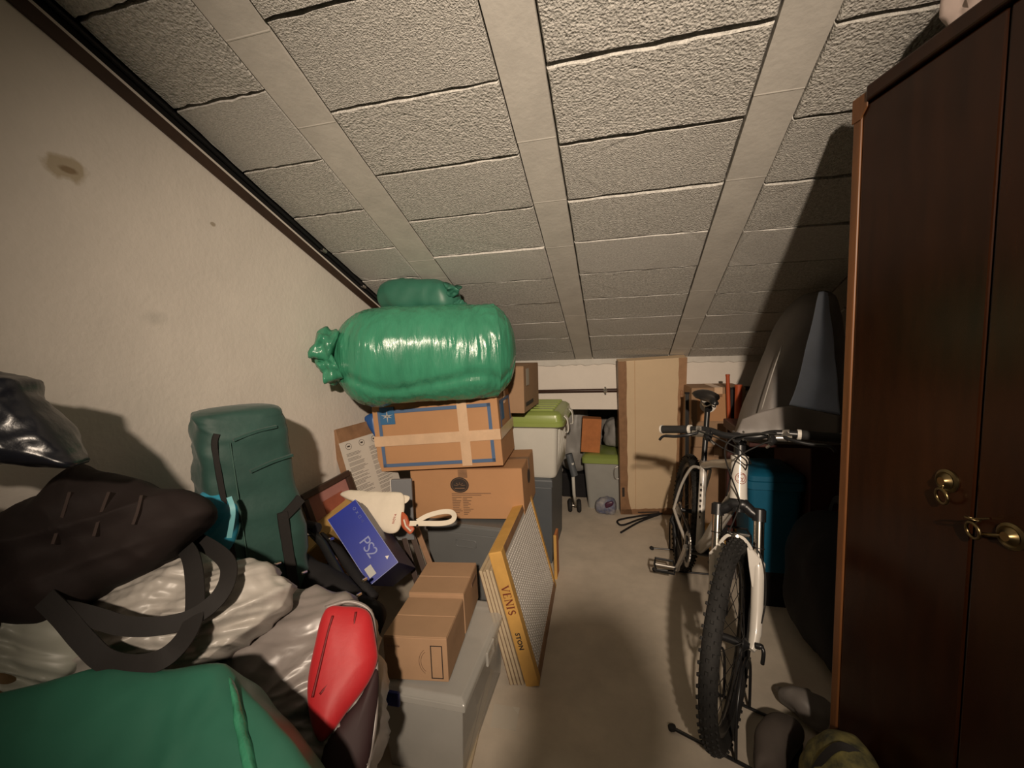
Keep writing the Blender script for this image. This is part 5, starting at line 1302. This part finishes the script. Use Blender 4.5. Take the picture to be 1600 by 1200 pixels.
obj('tag_trim', MB().tube([onplane(x, y, P0 + V((0, -.022, .0)), nP) for x, y in ((631, 812), (634, 822), (642, 830))], .0035, 6), M_cream, cp)
lp = lambda x, y, o=0: onplane(x, y, P0 + V((0, .0 + o, 0)), nP)
strap([lp(640, 818, -.016), lp(660, 818, -.015), lp(690, 818, -.012), lp(706, 814, -.008), lp(710, 806, .0), lp(704, 800, .012), lp(690, 800, .016), lp(668, 806, .012), lp(652, 815, .0)], .020, M_cream, cp, 'wrist_loop', .004, toward=(.1, -.75, .62), label='cream webbing wrist loop')
obj('rivet', MB().lathe(lp(652, 821, -.022), nP, [(.0045, 0), (.0045, .002), (.002, .004)], 10), M_blackmetal, cp)

bs = thing('folded_chair_bag', 'black bag with straps and shiny rivets in front of the blue console box', 'bag', (-.95, 1.15, .3))
obj('body', pillow([(430, 905), (448, 872), (470, 862), (500, 880), (540, 902), (570, 930), (582, 935), (598, 958), (590, 1000), (540, 1010), (460, 960)], at(520, 925, 1.14), (.25, -.85, .5), .05, .08, 120, 20, wr=[('n', 9, .014), ('r', 12, .008)], seed=14), M_black, bs, smooth=True)
obj('tube_leg', MB().tube([at(482, 826, 1.26), at(505, 850, 1.24), at(535, 905, 1.18), at(560, 935, 1.14)], .015, 10), M_blackmetal, bs, smooth=True)
obj('tube_leg', MB().tube([at(500, 838, 1.30), at(530, 862, 1.28), at(560, 905, 1.22), at(585, 935, 1.18)], .018, 10), M_black, bs, smooth=True)
obj('tube_leg', MB().tube([at(470, 868, 1.16), at(455, 880, 1.12), at(462, 905, 1.08)], .012, 10), M_black, bs, smooth=True)
obj('end_cap', MB().tube([at(480, 822, 1.27), at(496, 826, 1.26)], .020, 12), M_black, bs, smooth='auto')
for x, y, Y in ((481, 836, 1.225), (515, 843, 1.215), (472, 896, 1.06), (558, 931, 1.07), (567, 907, 1.12), (430, 882, 1.0)):
    obj('rivet', MB().lathe(at(x, y, Y), (.1, -1, .3), [(.0055, -.02), (.0055, .002), (.003, .0045)], 12), M_chrome, bs, smooth='auto')
pg_ = thing('wooden_crate_side', 'dark brown wooden crate side of three slats leaning between blue box and grey crate', 'crate', at(650, 900, 1.62))
for k, (x0, y0, x1, y1) in enumerate(((628, 826, 650, 905), (640, 822, 664, 895), (648, 818, 668, 870))):
    a, b = at(x0, y0, 1.80 + .02 * k), at(x1, y1, 1.74 + .02 * k); b = a + (b - a) * ((a.z - .01) / (a.z - b.z))
    obj('slat', MB().ribbon([b, a], (.3, -1, .1), .026, .012), [M_frame, M_brownwood, M_browntape][k], pg_, bevel=.002)

# ---------------------------------------------------------------- the heap of bags at the lower left
# grey film bag with a red jacket inside
gb_ = thing('grey_film_bag', 'smoky grey film bag with a red jacket showing through its open side', 'bag', (-.75, .85, 0))
P0, nG = at(440, 1060, .80), V((.10, -.72, .68))
obj('film', pillow([(250, 1010), (300, 985), (360, 950), (420, 925), (470, 922), (525, 932), (560, 950), (578, 985), (584, 1060), (580, 1130), (566, 1230), (530, 1330), (420, 1360), (300, 1300), (240, 1150)], P0, nG, .075, .20, 180, 34, pw=3.0, wr=[('n', 5, .020), ('d', ((-.6, .2, .75), 16, 4), .018), ('d', ((-.2, .5, .75), 44, 8), .008)], seed=21), M_greyfilm, gb_, smooth=True)
rj = thing('red_jacket', 'red jacket with dark lower panel showing in the smoky grey bag', 'jacket', at(530, 1140, .80))
obj('panel', pillow([(510, 956), (540, 952), (572, 958), (583, 985), (588, 1030), (575, 1065), (545, 1105), (520, 1140), (500, 1155), (486, 1120), (481, 1060), (492, 1005)], P0 + nG.normalized() * .125 + V((.01, -.02, 0)), nG + V((.35, 0, 0)), .026, .05, 120, 20, pw=2.6, wr=[('n', 8, .010), ('r', (5, 5, 5), .006)], seed=22), M_red, rj, smooth=True)
obj('lower_panel', pillow([(588, 1045), (592, 1080), (588, 1140), (570, 1210), (540, 1260), (505, 1230), (505, 1165), (535, 1125), (565, 1085)], P0 + nG.normalized() * .115 + V((.01, -.02, 0)), nG + V((.35, 0, 0)), .024, .05, 90, 16, pw=2.6, wr=[('n', 8, .010)], seed=23), mat('dark_plum_cloth', (.030, .012, .013), .7), rj, smooth=True, label='dark plum lower panel')
for q in (((520, 962), (512, 990), (500, 1040), (488, 1090)), ((556, 956), (548, 1000), (525, 1050), (500, 1085))):
    obj('seam', MB().tube(catmull([onplane(x, y, P0 + nG.normalized() * .150 + V((.01, -.02, 0)), nG + V((.35, 0, 0))) for x, y in q], 6), .0028, 6), mat('dark_red_seam', (.16, .006, .008), .6), rj, smooth=True)
film2 = MB().tube(catmull([onplane(x, y, P0 + nG.normalized() * .120, nG + V((.3, 0, 0))) for x, y in ((508, 950), (545, 940), (578, 955), (586, 1000), (588, 1060), (586, 1130), (570, 1220))], 6), [.005] * 37, 8)
obj('rolled_edge', film2, M_greyfilm, gb_, smooth=True, label='rolled edge of the film opening')

# white film bag(s)
wb1 = thing('white_bag', 'crumpled white plastic bag under the black holdall straps', 'bag', (-1.0, .68, .55))
obj('body', pillow([(60, 1075), (120, 1010), (130, 940), (180, 905), (240, 878), (300, 868), (345, 875), (400, 885), (446, 912), (440, 945), (400, 975), (340, 1010), (280, 1045), (200, 1080), (120, 1100)], at(260, 985, .68), (.28, -.72, .64), .07, .14, 170, 34, pw=2.5, wr=[('n', 5, .024), ('d', ((-.5, .1, .85), 22, 5), .020), ('d', ((-.3, .5, .8), 50, 9), .010), ('n', 60, .004)], seed=31), M_whitefilm, wb1, smooth=True)
wb2 = thing('white_bag', 'crumpled greenish white plastic bag at the far left of the picture', 'bag', (-1.15, .52, .55))
obj('body', pillow([(-80, 985), (-20, 962), (30, 972), (70, 958), (110, 985), (120, 1030), (70, 1072), (-10, 1090), (-80, 1060)], at(20, 1020, .54), (.35, -.7, .62), .05, .10, 120, 26, pw=2.5, wr=[('n', 7, .02), ('d', ((.7, .2, .6), 24, 6), .026), ('d', ((.2, .5, .8), 50, 9), .013)], seed=33), mat('greenish_white_film', (.42, .43, .37), .4, var=.1, bump=[('ridge', 10, .4, .008)]), wb2, smooth=True)
single('brown_ball', pillow([(-40, 1040), (-5, 1030), (22, 1036), (36, 1055), (30, 1080), (5, 1095), (-40, 1095)], at(0, 1065, .50), (.4, -.7, .6), .045, .05, 60, 14, wr=[('n', 10, .006)], seed=2), mat('ochre_leather', (.14, .085, .035), .6, var=.15), 'round brown leather thing at the left edge beside the green bag', 'ball')

# dark holdall on the white bags
dh = thing('dark_holdall', 'large brown-black holdall with long webbing handles on the heap', 'bag', (-1.15, .70, .75))
PD, nD = at(160, 850, .66), V((.42, -.80, .42))
obj('body', pillow([(-20, 850), (0, 812), (60, 770), (126, 730), (150, 738), (200, 752), (245, 770), (285, 770), (315, 780), (330, 800), (318, 815), (290, 838), (255, 868), (190, 900), (120, 940), (80, 968), (20, 965), (-20, 960)], PD, nD, .075, .12, 170, 30, pw=2.6, wr=[('n', (5, 5, 8), .016), ('d', ((-.35, .2, .9), 14, 3), .016), ('d', ((.8, .2, .5), 22, 5), .006), ('n', 26, .002)], seed=41), M_duffel, dh, smooth=True)
hv = lambda x, y, o: onplane(x, y, PD + nD.normalized() * o, nD)
M_strp = mat('faded_brown_stripe', (.030, .017, .013), .8)
for q in (((118, 770), (105, 812), (92, 850)), ((178, 770), (165, 805), (155, 838)), ((228, 775), (222, 800), (215, 820))):
    strap([hv(x, y, .066) for x, y in q], .006, M_strp, dh, 'stripe', .034, toward=nD, label='faint reddish brown stripe')
dn = V((.35, -.75, .58))
hh = lambda x, y, Y: at(x, y, Y)
strap([q * .965 + CAM * .035 for q in [hh(80, 950, .565), hh(110, 955, .560), hh(150, 965, .570), hh(195, 978, .585), hh(250, 978, .61), hh(300, 965, .645), hh(340, 935, .68), hh(357, 900, .72), hh(350, 872, .76), hh(310, 845, .82), hh(285, 845, .82)]], .034, M_blackweb, dh, 'handle', .004, toward=dn, label='long black webbing handle')
strap([q * .965 + CAM * .035 for q in [hh(70, 935, .56), hh(100, 965, .550), hh(130, 1000, .545), hh(165, 1032, .545), hh(215, 1040, .555), hh(265, 1022, .58), hh(300, 975, .635), hh(305, 920, .69), hh(298, 870, .745), hh(280, 845, .80)]], .036, M_blackweb, dh, 'handle', .004, toward=dn, label='long black webbing handle hanging lower')

# green film bag in the near corner
g3 = thing('green_bag', 'dark green film bag in the near lower left corner', 'bag', (-.75, .5, 0))
P3, n3 = at(250, 1130, .50), V((.15, -.55, .82))
obj('body', pillow([(-120, 1120), (-20, 1092), (80, 1066), (160, 1044), (260, 1042), (345, 1034), (366, 1050), (388, 1085), (430, 1130), (470, 1180), (500, 1240), (500, 1420), (250, 1560), (-120, 1500)], P3, n3, .030, .30, 180, 34, pw=7, wr=[('n', 4, .014), ('r', (3, 3, 3), .006), ('r', 12, .003)], seed=51, centre=(220, 1250)), M_greend, g3, smooth=True)
obj('fold', pillow([(360, 1060), (372, 1085), (385, 1130), (398, 1180), (410, 1240), (392, 1240), (378, 1180), (366, 1120)], P3 + n3.normalized() * .032, n3, .012, .01, 60, 10, wr=[('r', 14, .004)], seed=5), M_green, g3, smooth=True)

# black film sack at the upper left, sitting on a hidden stack by the wall
b3 = thing('black_sack', 'shiny black film sack with orange tie at the left edge against the wall', 'bag', (-1.1, .45, 1.13))
P4, n4 = at(30, 660, .52), V((.45, -.86, .1))
obj('body', pillow([(-160, 600), (-60, 585), (0, 587), (30, 596), (38, 606), (42, 620), (60, 640), (85, 672), (110, 702), (124, 718), (112, 725), (70, 724), (20, 718), (-60, 722), (-160, 715)], P4, n4, .055, .07, 150, 28, pw=2.6, wr=[('n', 8, .014), ('r', (13, 13, 13), .010), ('d', ((.85, .1, .35), 18, 8), .010), ('n', 40, .003)], seed=64), M_blackfilm, b3, smooth=True)
strap([at(33, 600, .545), at(46, 600, .545), at(41, 620, .54)], .006, mat('orange_tie', (.40, .16, .07), .5), b3, 'tie', .003, label='orange tie')
st_ = thing('support_carton', 'brown cardboard box stack end under the black sack, outside the picture', 'box', (-1.12, .12, 0))
obj('lower_body', MB().box((-1.28, -.22, 0), (-1.06, .26, .60)), M_card3, st_, bevel=.004)
obj('upper_body', MB().box((-1.28, -.20, .602), (-1.12, .42, 1.128)), M_card2, st_, bevel=.004)
# low cartons that carry the heap
hc = thing('heap_carton', 'plain brown cardboard box buried under the heap of bags', 'box', (-1.05, .80, 0))
obj('body', MB().box((-1.27, .56, 0), (-1.0, .92, .46)), M_card3, hc, bevel=.004)

# odds and ends on the floor by the tile carton
bt = thing('wooden_batten', 'pale narrow wooden batten on the floor along the clear box', 'batten', atz(745, 1120, 0))
a_, b_ = atz(766, 1040, .006), atz(728, 1200, .006); dd = (b_ - a_); b_ = a_ + dd * 1.25
obj('batten', MB().ribbon([a_, b_], (0, 0, 1), .034, .012), M_panel, bt, bevel=.002)
obj('groove', MB().ribbon([a_ + V((0, 0, .0062)), b_ + V((0, 0, .0062))], (0, 0, 1), .003, .001), M_darkink, bt)
ps_ = thing('paper_scrap', 'faint pale paper scrap lying flat on the floor right of the batten', 'paper', atz(792, 1120, 0))
obj('sheet', MB().prism([atz(x, y, .001) for x, y in ((772, 1100), (812, 1106), (806, 1142), (766, 1136))], (0, 0, .0008)), mat('floor_paper', (.56, .51, .43), .7), ps_)
obj('corner_fold', MB().prism([atz(x, y, .0022) for x, y in ((800, 1104), (812, 1106), (810, 1118))], (0, 0, .0008)), mat('floor_paper_back', (.60, .56, .48), .7), ps_)
ob = thing('board', 'narrow orange-brown board edge behind the far end of the tile carton', 'board', (-.345, 2.30, 0))
obj('panel', MB().box((-.352, 2.27, 0), (-.338, 2.36, .26)), M_terracotta, ob, bevel=.002)
obj('edge_band', MB().box((-.353, 2.266, 0), (-.337, 2.27, .26)), M_tile_edge, ob)
# ---------------------------------------------------------------- the photographer, standing behind the viewpoint and shading the floor
def skin(name, pts, edges, parent, m, sub=2):
    """one continuous skinned surface; pts: {key: (co, radius)}"""
    keys = list(pts); ix = {k: i for i, k in enumerate(keys)}
    me = bpy.data.meshes.new(name)
    me.from_pydata([tuple(pts[k][0]) for k in keys], [(ix[a], ix[b]) for a, b in edges], [])
    me.materials.append(m)
    o = bpy.data.objects.new(name, me); COL.objects.link(o); o.parent = parent
    md = o.modifiers.new('skin', 'SKIN'); md.use_smooth_shade = True
    lay = me.skin_vertices[0] if me.skin_vertices else None
    if lay is None:
        bpy.context.view_layer.objects.active = o
        me.attributes.new
    for i, k in enumerate(keys):
        r = pts[k][1]; lay.data[i].radius = (r, r) if not isinstance(r, tuple) else r
        lay.data[i].use_root = (i == 0)
    s = o.modifiers.new('sub', 'SUBSURF'); s.levels = sub; s.render_levels = sub
    MW[o] = wm(parent)
    return o
pr_ = thing('person', 'person in dark clothes standing behind the viewpoint, holding a phone up', 'person', (.17, -.36, 0))
P_ = {}
def a(k, x, y, z, r): P_[k] = (V((x, y, z)), r)
a('pelvis', 0, -.02, .80, (.135, .10)); a('waist', 0, .0, .95, (.12, .09)); a('chest', 0, .02, 1.12, (.145, .10)); a('neckbase', 0, .03, 1.24, (.075, .065)); a('neck', 0, .045, 1.29, .05)
a('jaw', 0, .065, 1.345, (.062, .068)); a('skull', 0, .06, 1.43, (.078, .092)); a('crown', 0, .05, 1.495, (.05, .06))
for s, n in ((-1, 'l'), (1, 'r')):
    a('sh' + n, .155 * s, .03, 1.215, .058); a('el' + n, (.22 if s > 0 else .24) * s, .12, .985, .042)
    a('wr' + n, (-.085 if s < 0 else -.055), .235, 1.235 if s < 0 else 1.225, .027)
    a('hip' + n, .085 * s, -.01, .76, .088); a('kn' + n, .095 * s, .05, .42, .058); a('an' + n, .10 * s, -.03, .075, .038); a('toe' + n, .115 * s, .11, .035, .036)
ed = [('pelvis', 'waist'), ('waist', 'chest'), ('chest', 'neckbase'), ('neckbase', 'neck'), ('neck', 'jaw'), ('jaw', 'skull'), ('skull', 'crown')]
for n in 'lr': ed += [('chest', 'sh' + n), ('sh' + n, 'el' + n), ('el' + n, 'wr' + n), ('pelvis', 'hip' + n), ('hip' + n, 'kn' + n), ('kn' + n, 'an' + n), ('an' + n, 'toe' + n)]
# hands: palm and five fingers grown from each wrist, closed on the phone
for s, n in ((-1, 'l'), (1, 'r')):
    wx, wy, wz = P_['wr' + n][0]
    hx = wx + (.0 if s < 0 else .0)
    a('pm' + n, hx - .006 * s, wy + .035, wz + .040, .026)
    ed.append(('wr' + n, 'pm' + n))
    for k, (dx_, ln) in enumerate(((-.024, .060), (-.008, .070), (.009, .066), (.025, .052))):
        a('f%d%s' % (k, n), hx + dx_ * .8, wy + .050, wz + .066, .0092); a('g%d%s' % (k, n), hx + dx_, wy + .060, wz + .066 + ln * .45, .0085); a('h%d%s' % (k, n), hx + dx_, wy + .048, wz + .066 + ln * .85, .0075)
        ed += [('pm' + n, 'f%d%s' % (k, n)), ('f%d%s' % (k, n), 'g%d%s' % (k, n)), ('g%d%s' % (k, n), 'h%d%s' % (k, n))]
    a('t0' + n, hx - .030 * s, wy + .028, wz + .052, .011); a('t1' + n, hx - .040 * s, wy + .032, wz + .078, .0095)
    ed += [('pm' + n, 't0' + n), ('t0' + n, 't1' + n)]
M_cloth_dark = mat('dark_clothes', (.03, .03, .035), .85)
skin('body', P_, ed, pr_, M_cloth_dark)
hair = loft([(V((.17, -.32, 1.37)), V((.078, 0, 0)), V((0, .03, 0)), 2), (V((.17, -.325, 1.43)), V((.088, 0, 0)), V((0, .085, 0)), 2.2), (V((.17, -.315, 1.50)), V((.070, 0, 0)), V((0, .080, 0)), 2.2), (V((.17, -.31, 1.525)), V((.02, 0, 0)), V((0, .02, 0)), 2)], 28, 5, [('n', 20, .006)], 3)
for v in hair.v: v.y -= .025
obj('hair', hair, M_black, pr_, smooth=True)
for s in (-1, 1):
    obj('eye', MB().lathe((.17 + .030 * s, -.209, 1.415), (0, 1, 0), [(.012, 0), (.011, .004), (.004, .007)], 12), M_white, pr_, smooth='auto')
    obj('ear', MB().lathe((.17 + .078 * s, -.305, 1.41), (s, 0, 0), [(.026, 0), (.022, .008), (.010, .012)], 14), M_cloth_dark, pr_, smooth='auto')
obj('nose', MB().tube([(.17, -.213, 1.415), (.17, -.198, 1.385), (.17, -.212, 1.375)], [.008, .013, .008], 8), M_cloth_dark, pr_, smooth=True)
obj('mouth', MB().tube([(.15, -.222, 1.350), (.17, -.214, 1.349), (.19, -.222, 1.350)], .005, 6), M_redleather, pr_, smooth=True)
